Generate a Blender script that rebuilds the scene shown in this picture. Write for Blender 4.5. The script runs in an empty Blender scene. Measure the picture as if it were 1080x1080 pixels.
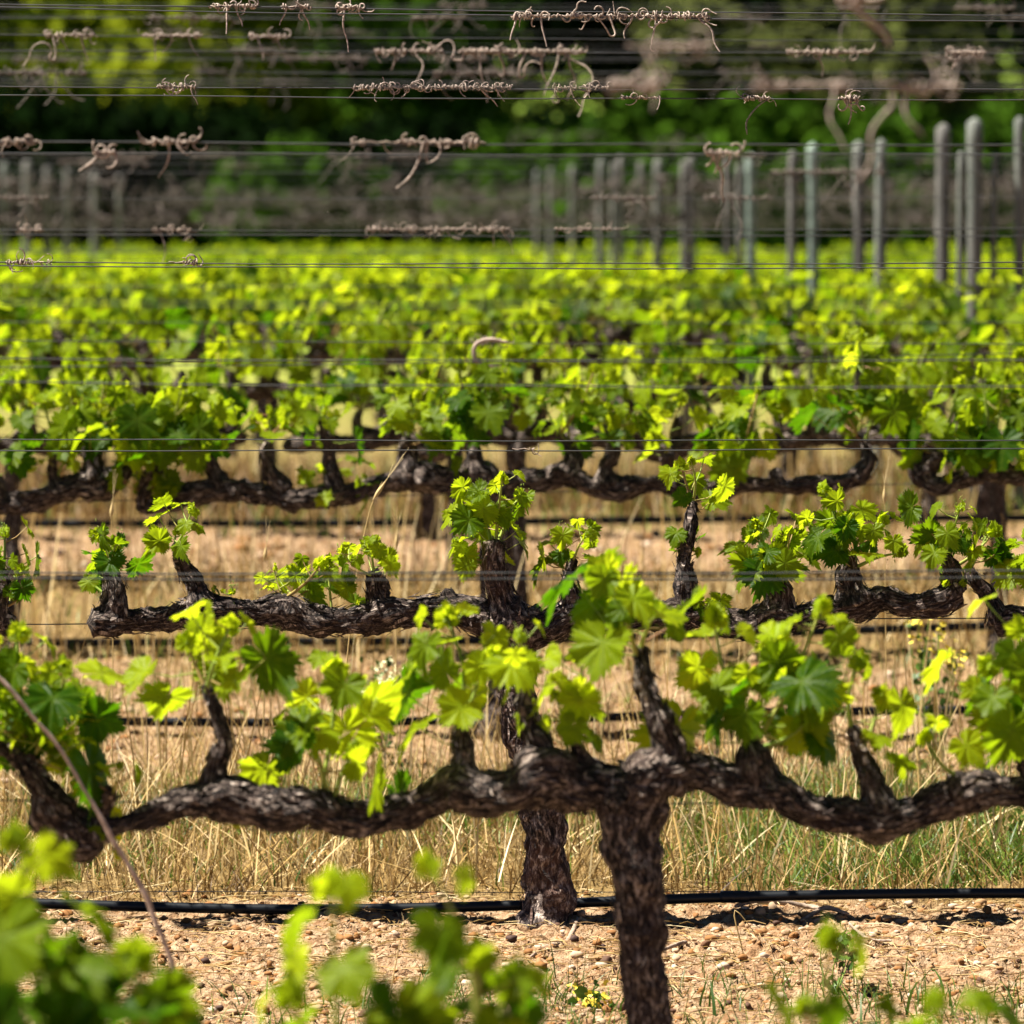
import bpy, math, random
import numpy as np
C = bpy.context.scene.collection
F = 7560.0                                   # focal length in photo pixels (1080 wide)
PITCH = math.atan(637.0 / F)
cp, sp = math.cos(PITCH), math.sin(PITCH)
def ray(px, py):
    a, b = (px - 540) / F, (540 - py) / F
    return np.array([a, cp + b * sp, -sp + b * cp])
_d = ray(575, 972)
H = -_d[2] / _d[1] * 13.5                    # standing eye height above the soil
def at(px, py, Y):
    d = ray(px, py); t = Y / d[1]
    return np.array([d[0] * t, Y, H + d[2] * t])
def mpx(Y): return Y / F                     # metres per photo pixel at depth Y

# ------------------------------------------------------------------ camera, world, sun, exposure
cam = bpy.data.cameras.new('camera'); co = bpy.data.objects.new('camera', cam); C.objects.link(co)
co.location = (0, 0, H); co.rotation_euler = (math.pi / 2 - PITCH, 0, 0)
cam.sensor_width = 36; cam.lens = F / 1080 * 36; cam.clip_start = .1; cam.clip_end = 1500
cam.dof.use_dof = True; cam.dof.focus_distance = 13.2; cam.dof.aperture_fstop = 7.6
bpy.context.scene.camera = co
SUN_EL, SUN_AZ = math.radians(60), math.radians(-92)   # azimuth from +Y (away from camera) towards +X
w = bpy.data.worlds.new('World'); bpy.context.scene.world = w; w.use_nodes = True
nt = w.node_tree; bg = nt.nodes['Background']; sk = nt.nodes.new('ShaderNodeTexSky')
sk.sky_type = 'NISHITA'; sk.sun_disc = False; sk.sun_elevation = SUN_EL; sk.sun_rotation = SUN_AZ; sk.air_density = .2; sk.dust_density = 0; sk.altitude = 400
nt.links.new(sk.outputs[0], bg.inputs[0]); bg.inputs[1].default_value = .05
L = bpy.data.lights.new('sun', 'SUN'); L.energy = 5; L.angle = math.radians(.5); L.color = (1, .94, .83)
lo = bpy.data.objects.new('sun', L); C.objects.link(lo); lo.location = (-10, 20, 20)
from mathutils import Vector
sd = Vector((math.sin(SUN_AZ) * math.cos(SUN_EL), math.cos(SUN_AZ) * math.cos(SUN_EL), math.sin(SUN_EL)))
lo.rotation_euler = sd.to_track_quat('Z', 'Y').to_euler()
vs = bpy.context.scene.view_settings
vs.view_transform = 'Standard'; vs.look = 'None'; vs.exposure = 1.9; vs.gamma = 1
cy = bpy.context.scene.cycles
cy.use_denoising = True
cy.max_bounces = 6; cy.diffuse_bounces = 1; cy.transmission_bounces = 5; cy.transparent_max_bounces = 6
cy.sample_clamp_indirect = 6

# ------------------------------------------------------------------ helpers
def rs(seed): return np.random.RandomState(seed)
def _h(ix, iy, iz, s):
    n = (ix.astype(np.int64) * 374761393 + iy.astype(np.int64) * 668265263 + iz.astype(np.int64) * 2147483647 + s * 974634777) & 0xffffffff
    n = ((n ^ (n >> 13)) * 1274126177) & 0xffffffff
    n = (n ^ (n >> 16)) & 0xffffffff
    return n.astype(np.float64) / 0xffffffff * 2 - 1
def noise(p, s=0):
    p = np.asarray(p, float); i = np.floor(p).astype(np.int64); f = p - i; f = f * f * (3 - 2 * f)
    x, y, z = i[..., 0], i[..., 1], i[..., 2]; fx, fy, fz = f[..., 0], f[..., 1], f[..., 2]
    def l(a, b, t): return a + (b - a) * t
    return l(l(l(_h(x, y, z, s), _h(x + 1, y, z, s), fx), l(_h(x, y + 1, z, s), _h(x + 1, y + 1, z, s), fx), fy),
             l(l(_h(x, y, z + 1, s), _h(x + 1, y, z + 1, s), fx), l(_h(x, y + 1, z + 1, s), _h(x + 1, y + 1, z + 1, s), fx), fy), fz)
def unit(v):
    v = np.asarray(v, float); return v / (np.linalg.norm(v) + 1e-12)

class MB:
    def __init__(s): s.v = []; s.q = []; s.t = []; s.b = []; s.n = 0
    def add(s, v, q=None, t=None, b=None):
        v = np.asarray(v, float).reshape(-1, 3)
        if q is not None and len(q): s.q.append(np.asarray(q, np.int64) + s.n)
        if t is not None and len(t): s.t.append(np.asarray(t, np.int64) + s.n)
        b = v if b is None else np.asarray(b, float)
        if b.ndim == 1: b = np.tile(b, (len(v), 1))
        s.v.append(v); s.b.append(b); s.n += len(v)
    def build(s, name, mat, parent=None, origin=(0, 0, 0), smooth=True):
        v = np.concatenate(s.v) - np.asarray(origin, float)
        q = np.concatenate(s.q) if s.q else np.zeros((0, 4), np.int64)
        t = np.concatenate(s.t) if s.t else np.zeros((0, 3), np.int64)
        me = bpy.data.meshes.new(name)
        me.vertices.add(len(v)); me.vertices.foreach_set('co', v.astype(np.float32).ravel())
        lv = np.concatenate([q.ravel(), t.ravel()]); me.loops.add(len(lv)); me.loops.foreach_set('vertex_index', lv.astype(np.int32))
        st = np.concatenate([np.arange(len(q)) * 4, len(q) * 4 + np.arange(len(t)) * 3])
        me.polygons.add(len(st)); me.polygons.foreach_set('loop_start', st.astype(np.int32))
        me.update(calc_edges=True)
        if smooth: me.polygons.foreach_set('use_smooth', np.ones(len(st), bool))
        a = me.attributes.new('bc', 'FLOAT_VECTOR', 'POINT'); a.data.foreach_set('vector', np.concatenate(s.b).astype(np.float32).ravel())
        me.validate()
        me.materials.append(mat)
        o = bpy.data.objects.new(name, me); C.objects.link(o)
        if parent is not None: o.parent = parent
        else: o.location = origin
        return o
def tag(o, label=None, cat=None, group=None, kind=None):
    if label: o['label'] = label
    if cat: o['category'] = cat
    if group: o['group'] = group
    if kind: o['kind'] = kind
    return o
def empty(name, loc, **k):
    o = bpy.data.objects.new(name, None); C.objects.link(o); o.location = loc; o.empty_display_size = .1
    return tag(o, **k)
def copy_tree(o, parent=None):
    c = o.copy(); C.objects.link(c); c.parent = parent
    for ch in o.children: copy_tree(ch, c)
    return c

def resample(P, R, step):
    P = np.asarray(P, float); R = np.asarray(R, float)
    if len(P) < 2: return P, R
    Q = np.vstack([2 * P[0] - P[1], P, 2 * P[-1] - P[-2]]); RR = np.concatenate([[R[0]], R, [R[-1]]])
    op, orr = [], []
    for i in range(1, len(Q) - 2):
        n = max(1, int(np.linalg.norm(Q[i + 1] - Q[i]) / step)); t = np.arange(n) / n; t_ = t[:, None]
        a, b, c, d = Q[i - 1], Q[i], Q[i + 1], Q[i + 2]
        op.append(.5 * (2 * b + (c - a) * t_ + (2 * a - 5 * b + 4 * c - d) * t_ ** 2 + (3 * b - a - 3 * c + d) * t_ ** 3))
        s = t * t * (3 - 2 * t); orr.append(RR[i] * (1 - s) + RR[i + 1] * s)
    op.append(P[-1:]); orr.append(R[-1:])
    return np.vstack(op), np.concatenate(orr)
def frames(P):
    T = np.gradient(P, axis=0); T /= np.linalg.norm(T, axis=1)[:, None] + 1e-12
    n = np.cross(T[0], [0.13, 1, .21]); n = unit(n); N = [n]
    for i in range(1, len(P)):
        n = n - T[i] * n.dot(T[i]); n = unit(n); N.append(n)
    N = np.array(N); return T, N, np.cross(T, N)
def tube(mb, P, R, ns=8, step=.01, bark=0, seed=0, cap=True, bc=None, flakes=0):
    P, R = resample(P, R, step); n = len(P)
    if n < 2: return
    T, N, B = frames(P)
    s = np.concatenate([[0], np.cumsum(np.linalg.norm(np.diff(P, axis=0), axis=1))])
    th = np.arange(ns) / ns * 2 * math.pi + (s[:, None] * 4 * (bark > 0))
    c, sn = np.cos(th), np.sin(th)
    K = .035
    b = np.stack([c * K, sn * K, np.repeat(s[:, None], ns, 1) + seed * 1.7], -1)
    rad = np.repeat(R[:, None], ns, 1)
    if bark:
        wp = np.stack([noise(b * 30, seed + 20 + i_) for i_ in range(3)], -1) * .012
        bw = b + wp
        lump = noise(b * [26, 26, 22], seed) * .20 + noise(b * [60, 60, 50], seed + 1) * .13
        ridge = noise(bw * [190, 190, 48], seed + 2) + .6 * noise(bw * [330, 330, 110], seed + 4)
        fis = np.abs(noise(bw * [120, 120, 26], seed + 3))
        rad = rad * (1 + bark * lump) + np.minimum(bark, 1.2) * (ridge * .0021 + np.clip(.22 - fis, 0, 1) * -.017)
        knob = np.clip(noise(b * [36, 36, 34], seed + 9) - .45, 0, 1); rad = rad + bark * knob * .35 * np.repeat(R[:, None], ns, 1)
    if cap:
        rad[0] *= .55; rad[-1] *= .55
    V = P[:, None] + rad[..., None] * (c[..., None] * N[:, None] + sn[..., None] * B[:, None])
    idx = np.arange(n * ns).reshape(n, ns)
    a = idx[:-1]; d = idx[1:]
    q = np.stack([a, np.roll(a, -1, 1), np.roll(d, -1, 1), d], -1).reshape(-1, 4)
    V = V.reshape(-1, 3); bb = b.reshape(-1, 3) if bc is None else np.tile(np.asarray(bc, float), (n * ns, 1))
    if cap:
        V = np.vstack([V, P[0] - T[0] * R[0] * .3, P[-1] + T[-1] * R[-1] * .3]); bb = np.vstack([bb, bb[0], bb[-1]])
        i0, i1 = n * ns, n * ns + 1
        t = np.concatenate([np.stack([np.full(ns, i0), np.roll(idx[0], -1), idx[0]], -1), np.stack([np.full(ns, i1), idx[-1], np.roll(idx[-1], -1)], -1)])
    else: t = None
    mb.add(V, q, t, bb)
    if flakes:                                    # peeling strips of bark
        g = rs(seed + 77); nf = int(s[-1] * flakes * 2.2)
        for _ in range(nf):
            i0 = g.randint(0, max(1, n - 6)); ln = g.uniform(.010, .045); m = max(3, int(ln / step * 1.0)); i1 = min(n - 1, i0 + m)
            if i1 - i0 < 2: continue
            k = np.arange(i0, i1 + 1); u = np.linspace(0, 1, len(k)); a0 = g.uniform(0, 6.28)
            aa = a0 + u * g.uniform(-.5, .5); lift = R[k] * 1.02 + .001 + g.uniform(.001, .011) * (u ** 2 if g.rand() < .5 else (1 - u) ** 2)
            wd = g.uniform(.0015, .0045) * np.sin(np.clip(u * 3.0 + .1, 0, 3.14)) / R[k]
            vv = []
            for sg in (-1, 1):
                an = aa + sg * wd
                vv.append(P[k] + lift[:, None] * (np.cos(an)[:, None] * N[k] + np.sin(an)[:, None] * B[k]))
            vv = np.stack(vv, 1).reshape(-1, 3); m = len(k); j = np.arange(m - 1) * 2
            mb.add(vv, np.stack([j, j + 1, j + 3, j + 2], -1), None, np.stack([np.full(2 * m, .02 + a0), np.repeat(u, 2) * .004, np.repeat(s[k], 2) + a0], -1))

# ------------------------------------------------------------------ materials
class NT:
    def __init__(s, name):
        s.m = bpy.data.materials.new(name); s.m.use_nodes = True; s.t = s.m.node_tree
        s.p = s.t.nodes['Principled BSDF']; s.out = s.t.nodes['Material Output']
    def n(s, typ, ins=None, **kw):
        nd = s.t.nodes.new('ShaderNode' + typ)
        for k, v in kw.items(): setattr(nd, k, v)
        for k, v in (ins or {}).items():
            if isinstance(v, bpy.types.NodeSocket): s.t.links.new(v, nd.inputs[k])
            else: nd.inputs[k].default_value = v
        return nd
    def link(s, a, b): s.t.links.new(a, b)
    def ramp(s, fac, stops):
        r = s.n('ValToRGB', {'Fac': fac}); e = r.color_ramp.elements
        while len(e) < len(stops): e.new(.5)
        for el, (p, c) in zip(e, stops): el.position = p; el.color = (*c, 1)
        return r.outputs[0]
    def attr(s, name='bc'): return s.n('Attribute', attribute_name=name)
    def mix(s, f, a, b, bt='MIX'):
        m = s.n('Mix', data_type='RGBA', blend_type=bt)
        for i, v in ((0, f), (6, a), (7, b)):
            if isinstance(v, bpy.types.NodeSocket): s.link(v, m.inputs[i])
            else: m.inputs[i].default_value = v if i == 0 else (*v, 1)
        return m.outputs[2]
    def noise(s, vec, scale, detail=3, rough=.5):
        return s.n('TexNoise', {'Vector': vec, 'Scale': scale, 'Detail': detail, 'Roughness': rough}).outputs[0]

def mat_bark(name, tint=(1, 1, 1), k=1.0):
    m = NT(name); a = m.attr()
    wv = m.n('TexNoise', {'Vector': a.outputs['Vector'], 'Scale': 45.0, 'Detail': 2.0}).outputs[1]
    wq = m.n('VectorMath', {0: wv, 3: .014}, operation='SCALE').outputs[0]
    wa = m.n('VectorMath', {0: a.outputs['Vector'], 1: wq}, operation='ADD').outputs[0]
    mp = m.n('Mapping', {'Vector': wa, 'Scale': (1, 1, .26)}).outputs[0]
    n1 = m.noise(mp, 150, 6, .72); n2 = m.noise(a.outputs['Vector'], 14, 3); n3 = m.noise(mp, 420, 3, .6)
    c = m.ramp(n1, [(.40, (.003 * k, .002 * k, .002 * k)), (.48, (.03 * k, .022 * k, .021 * k)), (.55, (.125 * k, .092 * k, .075 * k)), (.64, (.46 * k, .385 * k, .33 * k))])  # bark grain, its pale ridges widened to paint in sunlight missing on the fronts
    c2 = m.mix(m.ramp(n2, [(.45, (0, 0, 0)), (.7, (1, 1, 1))]), c, (.10 * k * tint[0], .055 * k * tint[1], .04 * k * tint[2]))
    mm = m.n('Mix', data_type='RGBA'); mm.inputs[0].default_value = .25; m.link(c, mm.inputs[6]); m.link(c2, mm.inputs[7])
    m.link(mm.outputs[2], m.p.inputs['Base Color']); m.p.inputs['Roughness'].default_value = .85
    m.p.inputs['Specular IOR Level'].default_value = .25
    h = m.n('Math', {0: n1, 1: n3}, operation='ADD').outputs[0]
    bp = m.n('Bump', {'Height': h, 'Strength': 1.0, 'Distance': .009}); m.link(bp.outputs[0], m.p.inputs['Normal'])
    return m.m
def mat_leaf(name, lo_, hi_, tlo, thi, tr=.5, spec=.35):
    # bc = (tint 0..1, vein 0..1, random)
    m = NT(name); a = m.attr(); x = m.n('SeparateXYZ', {0: a.outputs['Vector']})
    geo = m.n('NewGeometry').outputs['Position']; nz = m.noise(geo, 90, 2)
    f = m.n('Math', {0: x.outputs[0], 1: m.n('Math', {0: m.n('Math', {0: nz, 1: .5}, operation='SUBTRACT').outputs[0], 1: .35}, operation='MULTIPLY').outputs[0]}, operation='ADD', use_clamp=True).outputs[0]
    base = m.mix(f, lo_, hi_); base = m.mix(m.n('Math', {0: x.outputs[1], 1: .14}, operation='MULTIPLY').outputs[0], base, (.26, .36, .06))
    trc = m.mix(f, tlo, thi); trc = m.mix(m.n('Math', {0: x.outputs[1], 1: .22}, operation='MULTIPLY').outputs[0], trc, (.12, .2, .01))
    m.link(base, m.p.inputs['Base Color']); m.p.inputs['Roughness'].default_value = .42; m.p.inputs['Specular IOR Level'].default_value = spec
    hh = m.n('Math', {0: m.noise(geo, 260, 2), 1: m.n('Math', {0: x.outputs[1], 1: .25}, operation='MULTIPLY').outputs[0]}, operation='SUBTRACT').outputs[0]
    bp = m.n('Bump', {'Height': hh, 'Strength': .35, 'Distance': .003}); m.link(bp.outputs[0], m.p.inputs['Normal'])
    t = m.n('BsdfTranslucent', {'Color': trc}); mx = m.n('MixShader', {0: tr, 1: m.p.outputs[0], 2: t.outputs[0]})
    m.link(mx.outputs[0], m.out.inputs[0]); return m.m
def mat_simple(name, col, rough=.6, metal=0, var=.3, scale=40, spec=.5, bump=0):
    m = NT(name); geo = m.n('NewGeometry').outputs['Position']; nz = m.noise(geo, scale, 4)
    c = m.ramp(nz, [(.3, tuple(v * (1 - var) for v in col)), (.7, tuple(min(1, v * (1 + var)) for v in col))])
    m.link(c, m.p.inputs['Base Color']); m.p.inputs['Roughness'].default_value = rough; m.p.inputs['Metallic'].default_value = metal
    m.p.inputs['Specular IOR Level'].default_value = spec
    if bump:
        bp = m.n('Bump', {'Height': nz, 'Strength': .6, 'Distance': bump}); m.link(bp.outputs[0], m.p.inputs['Normal'])
    return m.m
def mat_tint(name, stops, rough=.7, tr=0, spec=.3):
    m = NT(name); x = m.n('SeparateXYZ', {0: m.attr().outputs['Vector']})
    c = m.ramp(x.outputs[0], stops); m.link(c, m.p.inputs['Base Color']); m.p.inputs['Roughness'].default_value = rough
    m.p.inputs['Specular IOR Level'].default_value = spec
    if tr and not name.endswith('foliage'):
        t = m.n('BsdfTranslucent', {'Color': c}); mx = m.n('MixShader', {0: tr, 1: m.p.outputs[0], 2: t.outputs[0]}); m.link(mx.outputs[0], m.out.inputs[0])
    return m.m
M_bark = mat_bark('bark'); M_bark_sunlit = mat_bark('sunlit_bark', (2.2, 1.9, 1.7), 1.45)  # second bark: redder, and lightened to paint sunlight onto the second-row trunks
M_leaf = mat_leaf('vine_leaf', (.016, .048, .001), (.19, .26, .004), (.07, .19, .001), (.64, .75, .014), .5, .08)
M_shoot = mat_tint('green_shoot', [(0, (.10, .16, .02)), (.5, (.22, .30, .04)), (1, (.26, .12, .06))], .5, 0)
M_tendril = mat_simple('dry_tendril', (.14, .112, .094), .6, 0, .6, 200, .3, .001)
M_wire = mat_simple('galvanised_wire', (.035, .037, .04), .5, .3, .35, 30)
M_pipe = mat_simple('black_pipe', (.006, .008, .011), .42, 0, .2, 20, .3)
M_straw = mat_tint('dry_straw', [(0, (.04, .02, .006)), (.3, (.16, .085, .02)), (.65, (.36, .23, .07)), (.9, (.52, .39, .18)), (1, (.66, .55, .32))], .55, .2)
M_grass = mat_tint('green_grass', [(0, (.03, .07, .008)), (.6, (.09, .16, .015)), (1, (.20, .26, .03))], .5, .3)
M_peb = mat_tint('pebble', [(0, (.05, .025, .018)), (.3, (.20, .085, .02)), (.55, (.25, .145, .065)), (.8, (.36, .25, .16)), (1, (.5, .42, .33))], .8)
M_twig = mat_simple('grey_twig', (.27, .20, .15), .8, 0, .4, 120, .2, .001)
M_tendril_pale = mat_simple('pale_dry_tendril', (.27, .21, .17), .6, 0, .7, 200, .3, .001)
M_cane = mat_simple('brown_cane', (.33, .245, .20), .65, 0, .35, 60, .3, .001)

# ground
def zg(Y):
    Y = np.asarray(Y, float); t = np.clip(Y - 20.5, 0, None)
    drop = np.where(t < 3, t * t / 6 * .045, .045 * (t - 1.5)); drop = np.minimum(drop, 2.1)
    return -drop
def grassiness(Y):
    return np.interp(Y, [0, 11, 12.4, 13.6, 13.85, 15.3, 15.9, 16.3, 17.9, 18.5, 20.2, 20.6, 22.1, 22.7, 24, 60], [.3, .2, .0, .0, 1, 1, .35, .25, .3, .9, .9, .12, .12, .8, .9, 1])
def soil_h(x, y):
    p = np.stack([x, y, np.zeros_like(x)], -1)
    n = noise(p * 3, 1) * .012 + noise(p * 9, 2) * .012 + noise(p * 26, 3) * .009 + np.abs(noise(p * 55, 4)) * .010 + np.clip(noise(p * 100, 5), 0, 1) * .010
    return n - .006
def grounds():
    xf = np.arange(-1.25, 1.2501, .0075)
    xo = [1.25]; st = .01
    while xo[-1] < 260: st *= 1.16; xo.append(xo[-1] + st)
    xo = np.array(xo[1:]); X = np.concatenate([-xo[::-1], xf, xo])
    ys = [-20.]
    while ys[-1] < 520:
        y = ys[-1]
        s = .0075 if 11.9 <= y < 13.95 else (.02 if 13.95 <= y < 19 else (.06 if 19 <= y < 26 else None))
        if s is None: s = max(.05, min(12, (11.9 - y) * .25)) if y < 11.9 else min(14, .08 + (y - 26) * .08)
        if y < 11.9 and y + s > 11.9: s = 11.9 - y + 1e-6
        ys.append(y + s)
    Yv = np.array(ys); gx, gy = np.meshgrid(X, Yv)
    fade = np.clip(1 - np.abs(gx) / 30, 0, 1)
    z = zg(gy) + soil_h(gx, gy) * np.where(gy < 40, 1, 0) * fade
    ny, nx = gx.shape; idx = np.arange(ny * nx).reshape(ny, nx)
    q = np.stack([idx[:-1, :-1], idx[:-1, 1:], idx[1:, 1:], idx[1:, :-1]], -1).reshape(-1, 4)
    mb = MB(); v = np.stack([gx, gy, z], -1).reshape(-1, 3)
    b = np.stack([grassiness(gy), gx, gy], -1).reshape(-1, 3); mb.add(v, q, None, b)
    m = NT('soil'); a = m.attr(); x = m.n('SeparateXYZ', {0: a.outputs['Vector']}); geo = m.n('NewGeometry').outputs['Position']
    n1 = m.noise(geo, 7, 5, .6); n2 = m.noise(geo, 60, 4, .6); n3 = m.noise(geo, 240, 3)
    c = m.ramp(n2, [(.28, (.05, .026, .014)), (.42, (.18, .105, .055)), (.56, (.31, .215, .13)), (.78, (.44, .345, .235))])
    c = m.mix(m.ramp(n1, [(.4, (0, 0, 0)), (.65, (.36, .36, .36))]), c, (.22, .105, .045))
    st = m.ramp(n2, [(.3, (.05, .03, .01)), (.7, (.24, .16, .06))])
    far = m.ramp(m.n('MapRange', {'Value': x.outputs[2], 1: 26, 2: 60}).outputs[0], [(0, (.15, .11, .04)), (.7, (.22, .26, .04)), (1, (.13, .20, .02))])
    st = m.mix(m.n('MapRange', {'Value': x.outputs[2], 1: 24, 2: 34}).outputs[0], st, far)
    gf = m.n('Math', {0: x.outputs[0], 1: m.n('Math', {0: n1, 1: .5}, operation='SUBTRACT').outputs[0]}, operation='ADD', use_clamp=True).outputs[0]
    m.link(m.mix(gf, c, st), m.p.inputs['Base Color']); m.p.inputs['Roughness'].default_value = .95; m.p.inputs['Specular IOR Level'].default_value = .1
    hh = m.n('Math', {0: n2, 1: n3}, operation='ADD').outputs[0]
    bp = m.n('Bump', {'Height': hh, 'Strength': .8, 'Distance': .008}); m.link(bp.outputs[0], m.p.inputs['Normal'])
    o = mb.build('ground', m.m); tag(o, 'sandy orange soil strips with dry grassy alleys between the vine rows', 'ground', kind='structure')
grounds()

# ------------------------------------------------------------------ leaves
PH = np.radians([0, 12, 27, 40, 52, 64, 80, 93, 107, 122, 140, 158, 172, 180]); RR = [1.0, .90, .74, .80, .90, .82, .68, .74, .80, .72, .66, .56, .40, .08]
VEINS = np.radians([0, 52, -52, 107, -107])
def leaf_variants(N, rings, seed, nvar, bend=1.0):
    out = []; g = rs(seed)
    for _ in range(nvar):
        ph = -math.pi + (np.arange(N) + .0) / N * 2 * math.pi
        r = np.interp(np.abs(ph), PH, RR); depth = g.uniform(.7, 1.25); r = r * depth + (1 - depth) * .78 * np.clip((math.pi - np.abs(ph)) / .6, .1, 1)
        if N >= 36: r = r * (1 + .105 * (((np.arange(N) % 3) - 1)) * np.clip((math.pi - np.abs(ph)), 0, 1)) * (1 + .04 * g.randn(N))
        ts = np.linspace(0, 1, rings + 1)[1:] ** .85
        vn = np.exp(-(np.min(np.abs(ph[:, None] - VEINS), 1) / .05) ** 2)
        R_ = ts[:, None] * r; x = R_ * np.sin(ph); y = R_ * np.cos(ph)
        fold = g.uniform(.05, .5) * bend; droop = g.uniform(.1, .5) * bend; cup = g.uniform(-.25, .15) * bend; wv = g.uniform(.03, .09) * bend; p0 = g.uniform(0, 6)
        def zf(x, y, ph, R_):
            z = fold * (np.abs(x) ** 1.2) * .6 - droop * np.clip(y, 0, 2) ** 2 * .6 + cup * (x * x + y * y) + wv * R_ * np.sin(ph * 5 + p0) + wv * .6 * R_ * np.sin(ph * 11 + p0 * 2)
            z = z - .02 * bend * R_ * np.exp(-(np.min(np.abs(ph[..., None] - VEINS), -1) / .16) ** 2) + .03 * noise(np.stack([x * 5, y * 5, x * 0 + p0], -1), 8)
            return z
        z = zf(x, y, np.tile(ph, (rings, 1)), R_)
        V = np.stack([x, y, z], -1).reshape(-1, 3); V = np.vstack([V, [0, 0, 0]])
        vein = np.concatenate([(vn * (1 - ts[:, None] * .5)).ravel(), [1]])
        idx = np.arange(N * rings).reshape(rings, N); qs = []
        for k in range(rings - 1):
            a, b = idx[k], idx[k + 1]; qs.append(np.stack([a, b, np.roll(b, -1), np.roll(a, -1)], -1))
        t = np.stack([np.full(N, N * rings), idx[0], np.roll(idx[0], -1)], -1)
        t = t[:-1] if N >= 20 else t
        qs = [q[:-1] for q in qs]
        out.append((V, np.concatenate(qs) if qs else None, t, vein))
    return out
LV = {0: leaf_variants(108, 4, 3, 18, 1.05), 1: leaf_variants(54, 2, 4, 10), 2: leaf_variants(16, 1, 5, 8)}
def put_leaf(mb, lod, g, pos, normal, tip, size, tint):
    V, q, t, vein = LV[lod][g.randint(len(LV[lod]))]
    n = unit(normal); y = np.asarray(tip, float); y = unit(y - n * y.dot(n)); x = np.cross(y, n)
    W = (V * size * np.array([g.uniform(.85, 1.1) * (1 if g.rand() < .5 else -1), 1, 1])) @ np.stack([x, y, n]) + pos
    mb.add(W, q, t, np.stack([np.full(len(V), tint), vein, np.full(len(V), g.rand())], -1))
UP = np.array([0, 0, 1.])
def shoot(stem, lf, base, tip, nl, size, lod, g, tint=.5, spread=1.45):
    nl = int(round(nl * (.8 if 5 < base[1] < 9 else 1.35 if base[1] < 12 else 1.15))) if lod < 2 else nl; spread = .95 if (lod < 2 and 5 < base[1] < 9) else spread; size = size * (1.12 if 5 < base[1] < 9 else 1.06 if base[1] < 12 else .94 if base[1] < 15 else 1.0)
    base = np.asarray(base, float); tip = np.asarray(tip, float); Ls = np.linalg.norm(tip - base); d = (tip - base) / Ls
    side = unit(np.cross(d, [g.randn(), g.randn(), .2])); mid = (base + tip) / 2 + side * Ls * g.uniform(-.12, .12)
    P, _ = resample([base, mid, tip], [1, 1, 1], Ls / 12); n = len(P); sc = size / .06
    if stem is not None: tube(stem, P, np.linspace(.0032, .0013, n) * min(1.3, max(.7, sc)), 6 if lod < 2 else 4, Ls / 6, bc=(g.uniform(.1, .9), 0, 0))
    a0 = g.uniform(0, 6.28)
    for i in range(nl):
        t = (i + .35 + g.uniform(-.2, .2)) / nl; t = min(max(t, .04), .97); p = P[int(t * (n - 1))]
        az = a0 + i * math.pi + g.uniform(-1.0, 1.0); out = np.array([math.cos(az), math.sin(az), 0]); out = unit(out - d * out.dot(d) * .5)
        s = size * (1.12 - .72 * t ** 1.3) * g.uniform(.72, 1.15)
        pl = s * g.uniform(.5, 1.0) * spread
        pe = p + out * pl * .85 + UP * pl * g.uniform(.05, .7)
        if stem is not None and lod < 2: tube(stem, [p, (p + pe) / 2 - UP * pl * .08, pe], [.0014, .0011, .0010], 5, pl / 4, bc=(g.uniform(.3, 1), 0, 0), cap=False)
        nrm = out * g.uniform(.2, 1.1) + UP * g.uniform(.1, .95) + g.randn(3) * .45
        nrm = nrm + np.array([0, -.35, 0]) * g.rand()
        tp = out * g.uniform(.2, 1.0) - UP * g.uniform(.2, 1.1) + g.randn(3) * .25
        tn = np.clip(tint + .45 * (t - .45) + g.uniform(-.42, .36), 0, 1)
        put_leaf(lf, lod, g, pe, nrm, tp, s * .62, tn)
    if stem is not None and lod == 0 and g.rand() < .6:   # flower cluster buds near the tip
        c0 = P[int(n * .8)] + g.randn(3) * .006
        for _ in range(22):
            e = c0 + g.randn(3) * np.array([.006, .006, .010]) * min(sc, 1.2) + UP * .01; tube(stem, [e, e + g.randn(3) * .0006 + UP * .0032], [.0017, .0015], 5, .01, bc=(g.uniform(.2, .7), 0, 0))
    for i in range(4 if lod < 2 else 2):             # furled young leaves at the tip
        az = g.uniform(0, 6.28); out = np.array([math.cos(az), math.sin(az), 0])
        p = tip - d * g.uniform(0, .012); s = size * g.uniform(.16, .34)
        put_leaf(lf, lod, g, p + out * s * .2, out + g.randn(3) * .3 + UP * .2, UP + out * .5, s * .8, np.clip(tint + .35, 0, 1))

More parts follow.
